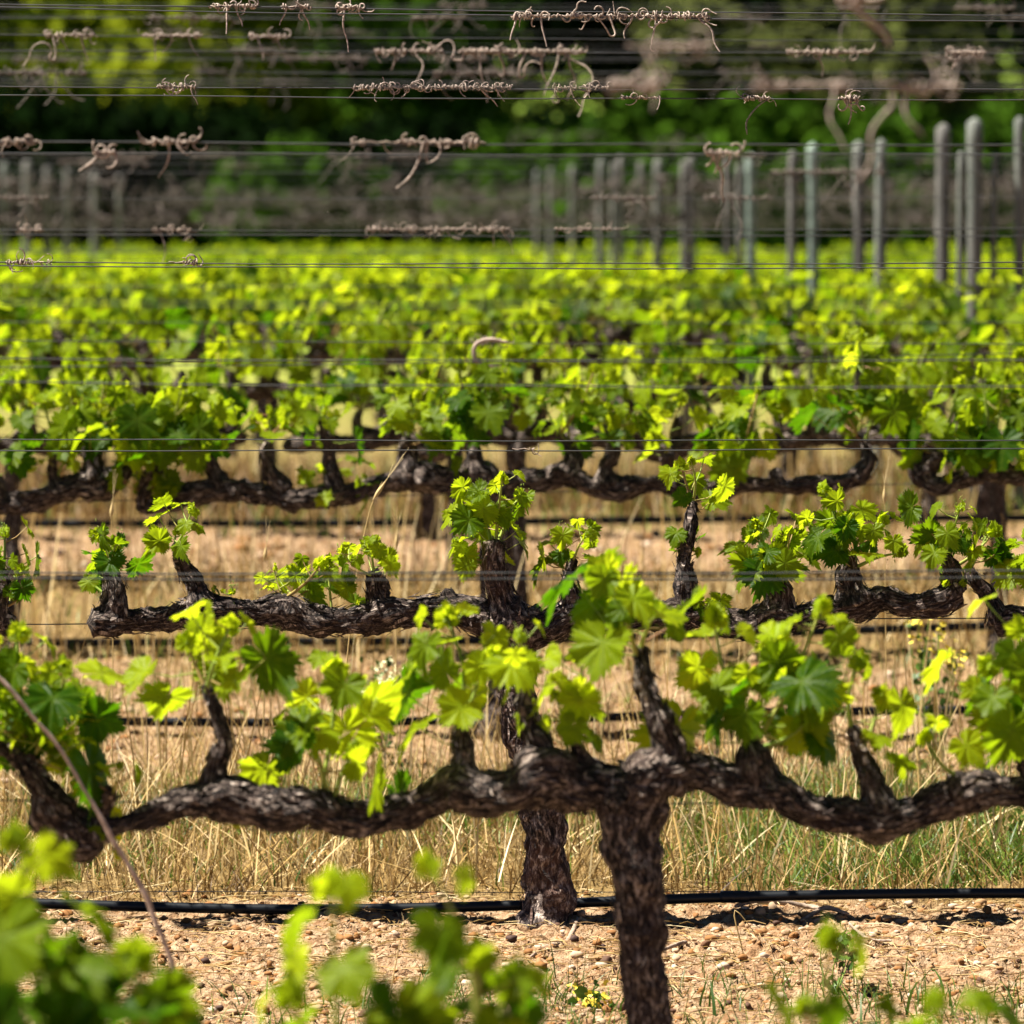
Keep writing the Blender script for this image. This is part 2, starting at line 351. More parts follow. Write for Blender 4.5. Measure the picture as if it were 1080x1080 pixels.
# ------------------------------------------------------------------ vines traced from the photograph (pixel outline turned into metres at the row's own depth)
def wood(Y, pts, g, amp=.02):
    k = mpx(Y); P = []; n = len(pts); ph = g.uniform(0, 6)
    for i, (x, y, r) in enumerate(pts): P.append(at(x, y, Y) + [0, math.sin(i * 1.1 + ph) * amp * g.uniform(.4, 1), 0])
    P = np.array(P); P[0, 1] = Y
    return P, [r * k for _, _, r in pts]
def vine(Y, trunk, arms, spurs, shoots, label, seed, lod=0, group=None, sx=1):
    g = rs(seed); k = mpx(Y); tb = at(trunk[0][0], trunk[0][1], Y); tb[2] = 0
    root = empty('grapevine', tb, label=label, cat='grapevine', group=group)
    if lod: arms = [[(x, y, r * .86) for x, y, r in a] for a in arms]
    ns = {0: 72, 1: 40}[lod]; st = {0: .0035, 1: .006}[lod]; bk = 1.15 if not lod else 1.5; fl = {0: 160, 1: 60}[lod]
    mb = MB(); P, R = wood(Y, trunk, g, .008); P[0, 2] = -.03; tube(mb, P, R, ns, st, 1.0, seed, flakes=fl)
    mb.build('trunk', M_bark_sunlit if 13 < Y < 14 else M_bark, root, tb)
    allp = []
    for j, a in enumerate(arms):
        mb = MB(); P, R = wood(Y, a, g, .015); tube(mb, P, R, ns, st, bk, seed + 5 + j, flakes=fl); allp.append(resample(P, R, .02)[0])
        mb.build('cordon', M_bark, root, tb)
    C_ = np.vstack(allp)
    def nearY(p):
        i = np.argmin((C_[:, 0] - p[0]) ** 2 + (C_[:, 2] - p[2]) ** 2); return C_[i, 1]
    ends = []
    for j, s in enumerate(spurs):
        P, R = wood(Y, s, g, .004); P[:, 1] += nearY(P[0]) - Y; P[1:, 1] += np.linspace(0, 1, len(P) - 1) * g.uniform(-.03, .02)
        R = [r_ * g.uniform(.68, 1.02) for r_ in R]; R[0] *= 1.15
        mb = MB(); tube(mb, P, R, max(24, ns // 2), st, 1.7, seed + 40 + j, flakes=fl); mb.build('spur', M_bark, root, tb); ends += list(P)
    E = np.array(ends) if ends else C_
    for j, sh in enumerate(shoots):
        x0, y0, x1, y1, nl, sz = sh[:6]; tn = sh[6] if len(sh) > 6 else .5
        a = at(x0, y0, Y); Q = np.vstack([E, C_]); i = np.argmin((Q[:, 0] - a[0]) ** 2 + (Q[:, 2] - a[2]) ** 2); a[1] = Q[i, 1]; tn = tn + .12 if 10 < Y < 11 else tn - .15 if Y < 9 else tn; sz = min(sz, 68) if 10 < Y < 11 else sz
        b = at(x1, y1, Y); b[1] = a[1] + g.uniform(-.05, .03)
        s_, l_ = MB(), MB(); shoot(s_, l_, a, b, nl, sz * k, lod if lod else 0, g, tn)
        so = s_.build('shoot', M_shoot, root, tb); l_.build('foliage', M_leaf, so, tb)
    return root

G1 = 'old cordon trained grapevines in rows'
# row one (nearest full row), depth 10.8
vine(10.8, [(690, 1240, 34), (686, 1150, 26), (684, 1080, 23), (678, 1010, 24), (674, 950, 27), (668, 890, 31), (666, 850, 35), (672, 822, 34)],
     [[(672, 835, 33), (700, 815, 27), (735, 815, 21), (780, 830, 19), (820, 836, 19), (852, 852, 18), (890, 862, 20), (925, 866, 22), (960, 860, 18), (1000, 845, 21), (1030, 832, 24), (1062, 834, 15), (1110, 836, 14), (1180, 842, 15), (1250, 838, 10)],
      [(668, 845, 34), (640, 832, 27), (605, 830, 27), (570, 820, 33), (540, 834, 24), (505, 838, 23), (480, 830, 25), (450, 845, 19), (410, 858, 17), (370, 862, 20), (330, 852, 21), (280, 852, 23), (232, 842, 25), (190, 850, 16), (155, 862, 12), (130, 868, 9), (106, 876, 12)]],
     [[(222, 838, 20), (228, 805, 13), (236, 782, 11), (228, 755, 8), (216, 722, 5)], [(486, 832, 20), (487, 795, 11), (485, 755, 6)], [(572, 815, 24), (570, 785, 16), (556, 760, 7), (553, 715, 5)],
      [(690, 830, 26), (708, 795, 19), (698, 765, 15), (684, 725, 13), (674, 682, 10)], [(805, 835, 20), (795, 800, 19), (790, 778, 10)], [(926, 862, 22), (918, 825, 15), (908, 792, 10), (899, 765, 6)],
      [(345, 850, 18), (340, 832, 10)], [(1015, 838, 20), (1010, 815, 12)], [(640, 828, 16), (612, 800, 8), (606, 770, 5)], [(1100, 830, 16), (1085, 800, 14), (1068, 785, 8)]],
     [(216, 735, 245, 655, 6, 62, .45), (222, 740, 195, 680, 3, 56, .55), (340, 830, 352, 700, 7, 66, .5), (345, 835, 320, 750, 4, 66, .5), (352, 840, 375, 790, 2, 70, .1),
      (485, 765, 470, 650, 6, 68, .45), (487, 790, 520, 690, 5, 58, .5), (553, 725, 548, 665, 4, 42, .75), (606, 780, 612, 690, 6, 46, .8), (674, 700, 640, 600, 7, 72, .45), (674, 690, 690, 640, 4, 74, .2), (600, 800, 585, 730, 4, 40, .6),
      (790, 785, 752, 650, 7, 66, .45), (792, 785, 815, 690, 5, 74, .25), (795, 790, 868, 640, 8, 70, .5), (800, 790, 850, 760, 2, 70, .05), (899, 775, 905, 695, 6, 56, .45), (905, 800, 930, 730, 3, 52, .5), (1010, 820, 975, 775, 4, 56, .6),
      (1068, 790, 1040, 700, 5, 66, .4), (1072, 795, 1075, 655, 5, 76, .3), (240, 860, 250, 872, 1, 22, .8), (1150, 835, 1140, 700, 6, 66, .5)],
     'thick gnarled vine of the nearest row, its dark trunk running out of the picture bottom', 11, 0, G1)
vine(10.8, [(-505, 1240, 34), (-500, 1000, 25), (-508, 840, 30)],
     [[(-508, 845, 30), (-400, 835, 22), (-250, 842, 20), (-120, 800, 16), (-40, 782, 9), (6, 790, 7), (36, 822, 11), (60, 860, 25), (85, 884, 25), (106, 894, 15)], [(-508, 845, 30), (-620, 840, 20), (-800, 842, 16)]],
     [[(100, 888, 16), (106, 855, 10), (120, 830, 8)], [(55, 850, 18), (40, 818, 9), (30, 790, 5)], [(-40, 800, 15), (-30, 770, 9)]],
     [(30, 795, 15, 665, 7, 66, .4), (34, 800, 70, 700, 6, 66, .25), (38, 815, 100, 775, 5, 44, .7), (-30, 795, 0, 700, 6, 62, .4), (28, 800, -5, 740, 5, 60, .55), (102, 870, 75, 790, 4, 46, .7), (6, 795, 10, 745, 5, 60, .35), (30, 815, 20, 780, 5, 56, .2), (105, 872, 125, 905, 2, 26, .5), (120, 835, 130, 800, 2, 30, .6)],
     'nearest-row vine cut off by the left edge, only the knobby arm end showing', 12, 0, G1)
# row two, in focus, depth 13.5
vine(13.5, [(575, 975, 33), (577, 945, 26), (576, 905, 22), (573, 862, 21), (564, 820, 20), (551, 770, 19), (545, 720, 20), (540, 685, 24), (536, 655, 28), (528, 625, 15), (521, 598, 13), (522, 570, 12)],
     [[(545, 662, 28), (515, 655, 22), (470, 642, 15), (432, 645, 15), (400, 650, 17), (365, 656, 14), (332, 655, 16), (300, 645, 19), (265, 648, 13), (236, 642, 14), (210, 644, 17), (180, 652, 12), (145, 656, 12), (118, 656, 18), (96, 656, 16)],
      [(540, 660, 28), (575, 664, 20), (600, 650, 18), (640, 652, 14), (680, 650, 13), (720, 650, 17), (750, 652, 14), (785, 660, 15), (815, 655, 20), (845, 652, 13), (875, 644, 16), (905, 640, 17), (932, 633, 12), (960, 638, 11), (990, 634, 16), (1012, 624, 13)]],
     [[(116, 652, 19), (121, 625, 16), (117, 600, 9)], [(212, 642, 16), (205, 618, 11), (193, 595, 8), (184, 572, 4)], [(300, 648, 18), (300, 630, 14)], [(404, 650, 17), (398, 624, 13), (394, 602, 8)], [(604, 650, 17), (602, 628, 13), (600, 608, 7), (606, 588, 4)],
      [(726, 652, 18), (724, 620, 11), (721, 592, 10), (728, 562, 8), (732, 530, 5)], [(820, 655, 22), (822, 625, 17), (814, 602, 10)], [(902, 640, 20), (896, 612, 15), (897, 590, 8), (886, 578, 4)], [(1008, 626, 15), (1003, 602, 10), (995, 580, 6)], [(478, 644, 14), (470, 622, 8)]],
     [(118, 610, 100, 562, 7, 40, .3), (117, 602, 122, 572, 3, 40, .2), (112, 628, 90, 612, 2, 34, .1), (184, 578, 205, 532, 6, 34, .5), (185, 580, 188, 556, 2, 30, .5), (300, 632, 288, 598, 5, 24, .7), (300, 632, 340, 592, 6, 42, .55), (395, 608, 358, 575, 5, 32, .65), (395, 606, 388, 568, 5, 30, .7), (350, 648, 345, 590, 4, 34, .5),
      (522, 580, 530, 500, 9, 44, .5), (520, 590, 490, 520, 7, 42, .6), (523, 578, 548, 522, 5, 44, .4), (520, 600, 478, 570, 4, 34, .75), (480, 655, 470, 640, 3, 20, .7), (602, 600, 590, 562, 6, 34, .5), (604, 592, 620, 560, 5, 30, .6), (600, 600, 578, 590, 2, 38, .1),
      (731, 538, 718, 490, 5, 40, .65), (732, 530, 728, 484, 3, 30, .5), (726, 575, 735, 560, 2, 34, .2), (725, 590, 732, 578, 4, 18, .8), (815, 610, 795, 548, 7, 46, .45), (818, 612, 832, 558, 6, 42, .4), (814, 606, 785, 600, 2, 46, .3), (886, 582, 868, 512, 7, 44, .55), (888, 585, 895, 545, 4, 44, .35),
      (897, 592, 930, 545, 7, 42, .4), (900, 600, 955, 580, 4, 44, .25), (995, 585, 1012, 530, 7, 38, .5), (1003, 600, 1050, 560, 5, 44, .35), (1000, 590, 985, 560, 3, 34, .5), (745, 650, 752, 632, 5, 22, .6), (232, 640, 245, 625, 4, 20, .7), (215, 636, 208, 628, 3, 18, .8), (385, 650, 388, 636, 3, 16, .7), (1010, 625, 995, 612, 3, 26, .3)],
     'sharply focused vine of the second row, pale shaggy trunk standing behind the black pipe', 21, 0, G1)
vine(13.5, [(1490, 975, 30), (1492, 850, 22), (1490, 660, 26)],
     [[(1490, 665, 26), (1400, 650, 18), (1280, 655, 16), (1180, 648, 15), (1110, 655, 15), (1070, 655, 14), (1050, 660, 13)], [(1490, 665, 26), (1700, 655, 14)]],
     [[(1055, 658, 14), (1045, 632, 9), (1028, 612, 7), (1022, 598, 4)], [(1105, 652, 15), (1100, 620, 9)]],
     [(1024, 602, 1045, 560, 5, 38, .35), (1100, 628, 1085, 560, 6, 42, .5), (1100, 625, 1110, 560, 6, 42, .5)],
     'second-row vine at the right edge, its arm end showing as a dark hook', 22, 0, G1)
vine(13.5, [(-395, 975, 30), (-392, 850, 22), (-395, 660, 26)],
     [[(-395, 665, 26), (-250, 650, 18), (-120, 655, 16), (-50, 648, 17), (-10, 655, 20), (12, 665, 14)], [(-395, 665, 26), (-600, 655, 14)]],
     [[(-8, 655, 20), (-2, 625, 14), (4, 600, 8)], [(-80, 650, 15), (-75, 620, 9)]],
     [(4, 608, 5, 560, 6, 40, .5), (0, 625, 25, 600, 4, 42, .3), (2, 640, 20, 630, 3, 42, .1), (-75, 625, -60, 560, 6, 42, .5)],
     'second-row vine at the left edge, its dark arm end behind near leaves', 23, 0, G1)
# row three, depth 16.56
Y3 = 16.56
def rnd_shoots(xs, ytop, ybot, g, sz, nl=8):
    o = []
    for x, y0 in xs:
        o.append((x, y0, x + g.uniform(-22, 22), g.uniform(ytop, ybot), nl, sz * g.uniform(.85, 1.15), g.uniform(.3, .6)))
    return o
g3 = rs(5)
vine(Y3, [(523, 776, 27), (528, 700, 19), (524, 600, 17), (520, 530, 20), (518, 508, 18)],
     [[(520, 512, 18), (505, 503, 19), (470, 508, 17), (432, 503, 19), (400, 513, 13), (345, 525, 13), (310, 526, 14), (288, 523, 12), (260, 519, 13), (215, 518, 15), (180, 528, 13), (145, 535, 9)],
      [(520, 510, 16), (545, 506, 12), (572, 506, 12), (597, 501, 15), (622, 511, 13), (650, 515, 14), (690, 511, 11), (730, 518, 13), (765, 514, 12), (800, 512, 9), (850, 511, 10), (885, 509, 12), (906, 502, 12)]],
     [[(236, 515, 14), (222, 492, 10), (212, 474, 6)], [(300, 520, 14), (286, 495, 10), (280, 478, 7), (286, 462, 6)], [(352, 522, 13), (349, 485, 8), (343, 460, 6), (338, 440, 4)], [(434, 500, 17), (428, 476, 12), (428, 460, 7)], [(500, 503, 16), (500, 478, 10), (498, 460, 5)],
      [(595, 502, 15), (604, 485, 12), (602, 472, 8), (590, 458, 4)], [(640, 512, 14), (640, 492, 12), (646, 478, 9), (645, 462, 4)], [(776, 514, 14), (774, 492, 13), (786, 486, 7)], [(708, 512, 11), (706, 492, 9), (702, 478, 5)], [(900, 506, 13), (914, 490, 12), (914, 472, 9), (906, 456, 5)], [(150, 533, 9), (158, 505, 10), (175, 488, 7)], [(820, 512, 10), (818, 494, 7)]],
     [(212, 478, 230, 420, 6, 40, .4), (286, 465, 282, 432, 5, 30, .55), (284, 468, 300, 445, 3, 34, .4), (338, 442, 345, 430, 4, 26, .6), (343, 462, 338, 470, 2, 36, .1), (352, 522, 340, 495, 5, 30, .5), (360, 524, 376, 518, 5, 32, .35), (428, 465, 415, 400, 6, 36, .5), (428, 468, 440, 415, 7, 36, .55),
      (498, 465, 485, 385, 8, 38, .35), (499, 465, 515, 370, 9, 40, .4), (500, 470, 522, 400, 7, 40, .2), (590, 460, 570, 420, 6, 30, .5), (590, 460, 628, 385, 8, 32, .5), (602, 475, 600, 430, 5, 34, .35), (645, 466, 640, 425, 7, 32, .5), (645, 468, 660, 430, 6, 32, .5),
      (776, 495, 765, 400, 10, 38, .45), (780, 490, 800, 410, 8, 36, .5), (774, 500, 750, 440, 7, 36, .4), (786, 500, 792, 460, 6, 30, .5), (906, 460, 905, 350, 9, 46, .5), (906, 462, 880, 400, 6, 44, .35), (912, 468, 935, 400, 7, 42, .3), (702, 480, 720, 420, 6, 34, .5), (175, 490, 195, 400, 9, 42, .4), (170, 492, 160, 420, 8, 40, .4), (160, 505, 175, 530, 6, 38, .15), (150, 520, 165, 505, 5, 38, .3), (175, 490, 225, 450, 6, 42, .2), (505, 505, 500, 490, 2, 22, .5), (388, 515, 384, 500, 2, 20, .6)],
     'third-row vine with low wavy arms and upright knobby spurs across the middle', 31, 1, G1)
vine(Y3, [(1292, 776, 25), (1290, 650, 18), (1292, 508, 20)],
     [[(1292, 512, 18), (1200, 508, 13), (1130, 502, 12), (1085, 502, 12), (1040, 498, 13), (1010, 506, 11), (988, 514, 12), (972, 504, 12), (964, 488, 9)], [(1292, 512, 18), (1500, 508, 12)]],
     [[(970, 502, 12), (982, 488, 12), (992, 476, 8)], [(1055, 498, 12), (1048, 482, 9)], [(1100, 502, 12), (1092, 480, 9)]],
     [(992, 480, 975, 430, 6, 34, .6), (992, 478, 1010, 400, 8, 40, .4), (1048, 485, 1035, 390, 9, 42, .35), (1048, 485, 1060, 395, 9, 42, .3), (1092, 482, 1075, 375, 9, 44, .4), (1010, 505, 1018, 455, 6, 42, .4), (1030, 500, 1025, 470, 4, 40, .2), (1060, 500, 1070, 470, 4, 36, .5)],
     'third-row vine at the right edge, ending in a dark hooked arm', 32, 1, G1)
vine(Y3, [(-258, 776, 25), (-255, 650, 18), (-258, 515, 20)],
     [[(-258, 518, 18), (-160, 520, 13), (-60, 525, 12), (0, 532, 13), (42, 526, 13), (80, 514, 16), (105, 512, 19), (128, 500, 12), (140, 488, 8)], [(-258, 518, 18), (-500, 520, 12)]],
     [[(62, 520, 13), (56, 500, 8), (58, 480, 5)], [(100, 508, 16), (96, 485, 10), (84, 475, 6)], [(0, 530, 12), (-6, 500, 9)]],
     [(58, 482, 45, 420, 8, 40, .4), (84, 478, 75, 410, 8, 40, .45), (96, 485, 110, 400, 9, 42, .4), (138, 490, 130, 410, 9, 42, .5), (138, 492, 150, 520, 4, 42, .1), (-6, 505, 0, 440, 6, 38, .4), (140, 488, 160, 430, 7, 42, .3), (60, 505, 70, 480, 5, 30, .6)],
     'third-row vine at the left edge, knobby arm ending under a large leaf clump', 33, 1, G1)

# row zero: the foreground vine whose shoots rise blurred into the bottom of the frame, depth 8.1
vine(8.1, [(640, 1560, 44), (636, 1400, 32), (630, 1220, 36)],
     [[(630, 1225, 34), (720, 1200, 26), (900, 1190, 26), (1100, 1185, 24), (1300, 1190, 18)], [(630, 1225, 34), (500, 1200, 26), (300, 1190, 26), (120, 1185, 26), (-60, 1190, 24), (-160, 1190, 16)]],
     [[(350, 1195, 24), (352, 1150, 16), (356, 1110, 10)], [(500, 1200, 24), (498, 1155, 14), (505, 1110, 10)], [(70, 1185, 24), (60, 1140, 18), (50, 1110, 12)], [(-10, 1188, 22), (-5, 1130, 14)], [(870, 1190, 22), (870, 1140, 12)], [(990, 1190, 20), (985, 1140, 12)], [(160, 1187, 20), (165, 1140, 12)]],
     [(356, 1115, 352, 925, 7, 92, .6), (356, 1118, 300, 1040, 3, 96, .4), (505, 1115, 452, 905, 5, 80, .7), (505, 1118, 540, 1040, 5, 92, .2), (503, 1118, 500, 1000, 5, 84, .4), (50, 1115, 15, 880, 8, 104, .45), (50, 1118, 80, 1000, 6, 104, .05), (-5, 1135, -10, 950, 7, 104, .2), (165, 1145, 140, 1005, 7, 96, .3), (60, 1125, 35, 1000, 5, 110, .0),
      (870, 1145, 872, 985, 4, 84, .6), (870, 1150, 850, 1060, 4, 70, .3), (985, 1145, 985, 1050, 6, 80, .5), (985, 1145, 930, 1055, 3, 70, .3)],
     'out of focus foreground vine, only its shoots rising into the bottom edge', 41, 0, G1)

# ------------------------------------------------------------------ generic vines of the rows behind
def gen_vine(seed, lod, far=False):
    g = rs(seed); root = empty('grapevine', (0, 0, 0)); hc = .56
    mb = MB(); lean = g.uniform(-.06, .06)
    tube(mb, [(lean, 0, -.05), (lean * .8, .01, .2), (0, 0, .42), (0, 0, hc)], [.038, .028, .027, .036], 20 if not far else 8, .02 if not far else .06, 1, seed, flakes=0 if far else 30)
    mb.build('trunk', M_bark, root)
    sp_ = []
    cb = MB(); lf_all = MB()
    for sgn in (-1, 1):
        xs = np.linspace(0, .82, 9); P = np.stack([xs * sgn, g.uniform(-.02, .02, 9), hc + g.uniform(-.025, .025, 9)], -1)
        R = g.uniform(.022, .034, 9); R[-1] = .018; tube(cb, P, R, 18 if not far else 7, .012 if not far else .06, 1.2, seed + sgn + 3, flakes=0 if far else 40)
        for x in np.linspace(.08, .80, 7): sp_.append((x * sgn + g.uniform(-.03, .03), hc + .01))
    co_ = cb.build('cordon', M_bark, root)
    for x, z in sp_:
        t = np.array([x + g.uniform(-.03, .03), g.uniform(-.03, .03), z + g.uniform(.03, .08)])
        if not far:
            mb = MB(); tube(mb, [(x, 0, z - .01), (x + g.uniform(-.02, .02), 0, z + .04), t], [.026, .02, .012], 14, .012, 1.2, seed + int(x * 99) + 50); mb.build('spur', M_bark, root)
        for _ in range(g.randint(1, 3)):
            tip = t + np.array([g.uniform(-.13, .13), g.uniform(-.08, .08), g.uniform(.04, .19 if g.rand() < .9 else .25)])
            if far: shoot(None, lf_all, t, tip, 7, g.uniform(.085, .11), 2, g, g.uniform(.3, .65))
            else:
                s_, l_ = MB(), MB(); shoot(s_, l_, t, tip, 5, g.uniform(.075, .105), lod, g, g.uniform(.3, .6)); so = s_.build('shoot', M_shoot, root); l_.build('foliage', M_leaf, so)
    if far: lf_all.build('foliage', M_leaf, root)
    return root
ORD = ['', '', '', '', 'fourth', 'fifth', 'sixth', 'seventh', 'eighth']
protos = [gen_vine(100 + i, 1) for i in range(4)]; fprotos = [gen_vine(200 + i, 2, True) for i in range(5)]
used = set(); gg = rs(9)
def place(proto, X, Y, label, group):
    o = proto if id(proto) not in used else copy_tree(proto); used.add(id(proto))
    o.location = (X, Y, float(zg(Y)) - .005); o['label'] = label; o['category'] = 'grapevine'; o['group'] = group
    if gg.rand() < .5: o.rotation_euler = (0, 0, math.pi)
    return o
ROWS = [16.56 + 1.8 * i for i in range(0, 25)]      # index 0 is the third row
FIX = {4: [1055, 545, 12, -480], 5: [980, 480, -60, 1500], 6: [455, 1045, -120], 7: [835, 285, -220, 1340]}
for i, Y in enumerate(ROWS):
    k = i + 3
    if k == 3: continue
    if k in FIX:
        xs = sorted(FIX[k]); sc = np.mean(np.diff(xs)) * mpx(Y) / 1.7
        for j, x in enumerate(xs):
            pos = ['leftmost', 'second from the left', 'third from the left', 'rightmost'][j]
            o = place(protos[gg.randint(4)], (x - 540) * mpx(Y), Y, f'{pos} vine in the {ORD[k]} row from the camera, behind the focused rows', G1); o.scale = (sc, 1, 1)
        continue
    ph = gg.uniform(-.8, .8)
    half = 560 * mpx(Y); n0 = int(math.ceil((-half - .85 - ph) / 1.7)); n1 = int(math.floor((half + .85 - ph) / 1.7)); m = n1 - n0 + 1
    for j in range(n0, n1 + 1):
        X = ph + j * 1.7
        if k <= 8:
            pos = ['leftmost', 'second from the left', 'third from the left', 'fourth from the left', 'fifth from the left'][j - n0]
            place(protos[gg.randint(4)], X, Y, f'{pos} vine in the {ORD[k]} row from the camera, behind the focused rows', G1)
        else: place(fprotos[gg.randint(5)], X, Y, 'small blurred leafy vine packed among the far rows before the tree line', 'far grapevines merging into a green band')

# ------------------------------------------------------------------ wires, pipes
def wire(Y, ya, yb, label, r=.0012, sag=0, group='trellis wires', seed=0):
    ext = 1.35 if Y < 30 else 1.15
    xa, xb = 540 - 540 * ext, 540 + 540 * ext
    a = at(0, ya, Y); b = at(1080, yb, Y); sl = (b - a) / (b[0] - a[0]); P = []
    for i, u in enumerate(np.linspace(0, 1, 13)):
        X = (xa + (xb - xa) * u - 540) * mpx(Y); p = a + sl * (X - a[0]); p[2] -= (sag + .004) * 4 * u * (1 - u) + math.sin(u * 17 + Y * 9 + ya) * .0012; P.append(p)
    mb = MB(); tube(mb, P, [r] * len(P), 6, .3)
    o = mb.build('trellis_wire', M_wire, None, P[6]); tag(o, label, 'wire', group); return P
WI = {}
def W(key, Y, ya, yb, label, **k): WI[key] = (Y, ya, yb); return wire(Y, ya, yb, label, **k)
W('1c', 10.8, 843, 845, 'taut wire carrying the arms of the nearest row')
W('1a', 10.85, 603, 601, 'nearest row lower wire pair, the upper strand'); W('1b', 10.78, 609, 608, 'nearest row lower wire pair, the lower strand')
W('1d', 10.85, 377, 379, 'nearest row middle wire pair, the upper strand'); W('1e', 10.78, 402, 407, 'nearest row middle wire pair, the lower strand')
W('1f', 10.85, 148, 151, 'nearest row upper wire pair, the upper strand'); W('1g', 10.78, 160, 161, 'nearest row upper wire pair, the lower strand')
W('2c', 13.5, 657, 650, 'taut wire carrying the arms of the focused second row')
W('2a', 13.53, 462, 463, 'focused second row lower wire pair, the upper strand'); W('2b', 13.47, 474, 472, 'focused second row lower wire pair, the lower strand')
W('2d', 13.53, 276, 276, 'focused second row middle wire pair, the upper strand'); W('2e', 13.47, 279, 282, 'focused second row middle wire pair, the lower strand')
W('2f', 13.53, 90, 93, 'focused second row upper wire pair, the upper strand'); W('2g', 13.47, 99, 104, 'focused second row upper wire pair, the lower strand')
W('2h', 13.53, 3, 15, 'focused second row topmost wire pair, the upper strand'); W('2i', 13.47, 7, 22, 'focused second row topmost wire pair, the lower strand')
W('2z', 13.55, 939, 938, 'thin wire hanging just above the front black pipe', r=.0008)
W('3c', Y3, 530, 506, 'taut wire carrying the arms of the third row')
W('3a', Y3, 358, 362, 'third row lower wire, crossing the leaves', ); W('3b', Y3, 387, 372, 'third row slack wire below its lower wire')
W('3d', Y3, 242, 240, 'third row middle wire pair, the upper strand'); W('3e', Y3 - .05, 246, 248, 'third row middle wire pair, the lower strand')
W('3f', Y3, 36, 42, 'third row upper wire pair, the upper strand'); W('3g', Y3 - .05, 52, 55, 'third row upper wire pair, the lower strand')
W('0a', 8.1, 83, 90, 'blurred topmost wire of the foreground row'); W('0b', 8.1, 318, 318, 'blurred upper wire of the foreground row', r=.001)
for i, Y in enumerate(ROWS[1:]):
    k = i + 4
    for j, h in enumerate((.57, .86, 1.18, 1.50, 1.64)):
        if k > 9 and (j != 2 or k % 3): continue
        z = float(zg(Y)) + h; v = at(540, 540, Y)
        # photo row of that height
        y0 = 540 - F * ((z - H) * cp + Y * sp) / (Y * cp - (z - H) * sp)
        if k <= 8: lb = f'{["cordon", "lowest", "second", "third", "topmost"][j]} wire of the {ORD[k]} row from the camera'
        else: lb = 'thin blurred wire strung above the far vine rows'
        wire(Y, y0 + gg.uniform(-1, 1), y0 + gg.uniform(-1, 1), lb, group='trellis wires' if k <= 8 else 'wires of the far rows')
def pipe(Y, pts, r, label, fittings=(), emit=()):
    P = [at(x, y, Y) for x, y in pts]; mid = P[len(P) // 2]
    root = empty('irrigation_pipe', mid, label=label, cat='irrigation pipe', group='irrigation pipes along the rows')
    mb = MB(); tube(mb, P, [r] * len(P), 18, .03); mb.build('pipe', M_pipe, root, mid)
    for x, y in fittings:
        c = at(x, y, Y); mb = MB(); h = .03; PP, RR_ = [], []
        for u, rr in [(-h, 1.1), (-h * .7, 1.18), (-h * .66, 1.18), (-h * .6, 1.15), (-h * .25, 1.15), (-h * .2, 1.22), (0, 1.22), (h * .05, 1.12), (h * .35, 1.12), (h * .4, 1.18), (h * .62, 1.18), (h * .7, 1.15), (h, 1.05)]:
            PP.append(c + [u, 0, 0]); RR_.append(r * rr)
        tube(mb, PP, RR_, 18, .003); mb.build('coupling', M_pipe, root, mid)
    for x, y in emit:
        c = at(x, y, Y); mb = MB(); tube(mb, [c + [-.012, 0, 0], c + [.012, 0, 0]], [r * 1.3, r * 1.3], 12, .006); mb.build('dripper', M_pipe, root, mid)
pipe(13.55, [(-250, 948), (-60, 950), (40, 953), (180, 957), (300, 959), (420, 958), (540, 955), (640, 951), (780, 946), (920, 943), (1080, 942), (1250, 943), (1400, 944)], .0098, 'thick black drip pipe just above the soil at the focused second row', [(775, 946)], [])
pipe(Y3 + .05, [(-200, 762), (0, 762), (120, 761), (300, 762), (540, 759), (800, 752), (1080, 748), (1300, 748)], .0105, 'black drip pipe of the third row, seen through straw stems', [], [(118, 761), (410, 760), (970, 750)])
pipe(18.40, [(-200, 679), (0, 678), (300, 677), (540, 675), (800, 668), (1080, 659), (1300, 655)], .011, 'dark drip pipe of the fourth row under the focused arms')
pipe(20.2, [(-200, 611), (0, 611), (300, 609), (540, 607), (800, 607), (1080, 606), (1300, 606)], .012, 'blurred drip pipe of the fifth row behind the nearest wires')
pipe(22.0, [(-200, 553), (0, 552), (300, 552), (540, 550), (800, 547), (1080, 546), (1300, 546)], .0125, 'blurred drip pipe of the sixth row below the middle arms')

# ------------------------------------------------------------------ dried tendrils
def tail(mb, p, length, g, r=.0012, ang=None, curl=None):
    n = max(8, int(length / .002)) if length < .035 else max(10, int(length / .003)); th = -math.pi / 2 + g.uniform(-.5, .5) if ang is None else ang
    y = 0; P = [np.array(p, float)]; k = 0; side = g.choice([-1, 1]); al = g.uniform(-1, 1)
    for i in range(n):
        u = i / n
        if i % 9 == 0: k = (g.uniform(-1, 1) * 42 + side * 6) if length > .035 else side * g.uniform(30, 320); k = curl if (curl is not None and u > .55) else k
        if g.rand() < .012: k = side * 200
        th += k * .003; th += (-math.pi / 2 - th) * .06; al += g.uniform(-.3, .3)
        P.append(P[-1] + np.array([math.cos(th), math.sin(al) * .35, math.sin(th)]) * .003)
    tube(mb, P, np.linspace(r * 1.25, r * .65, len(P)), 5, .004, cap=False)
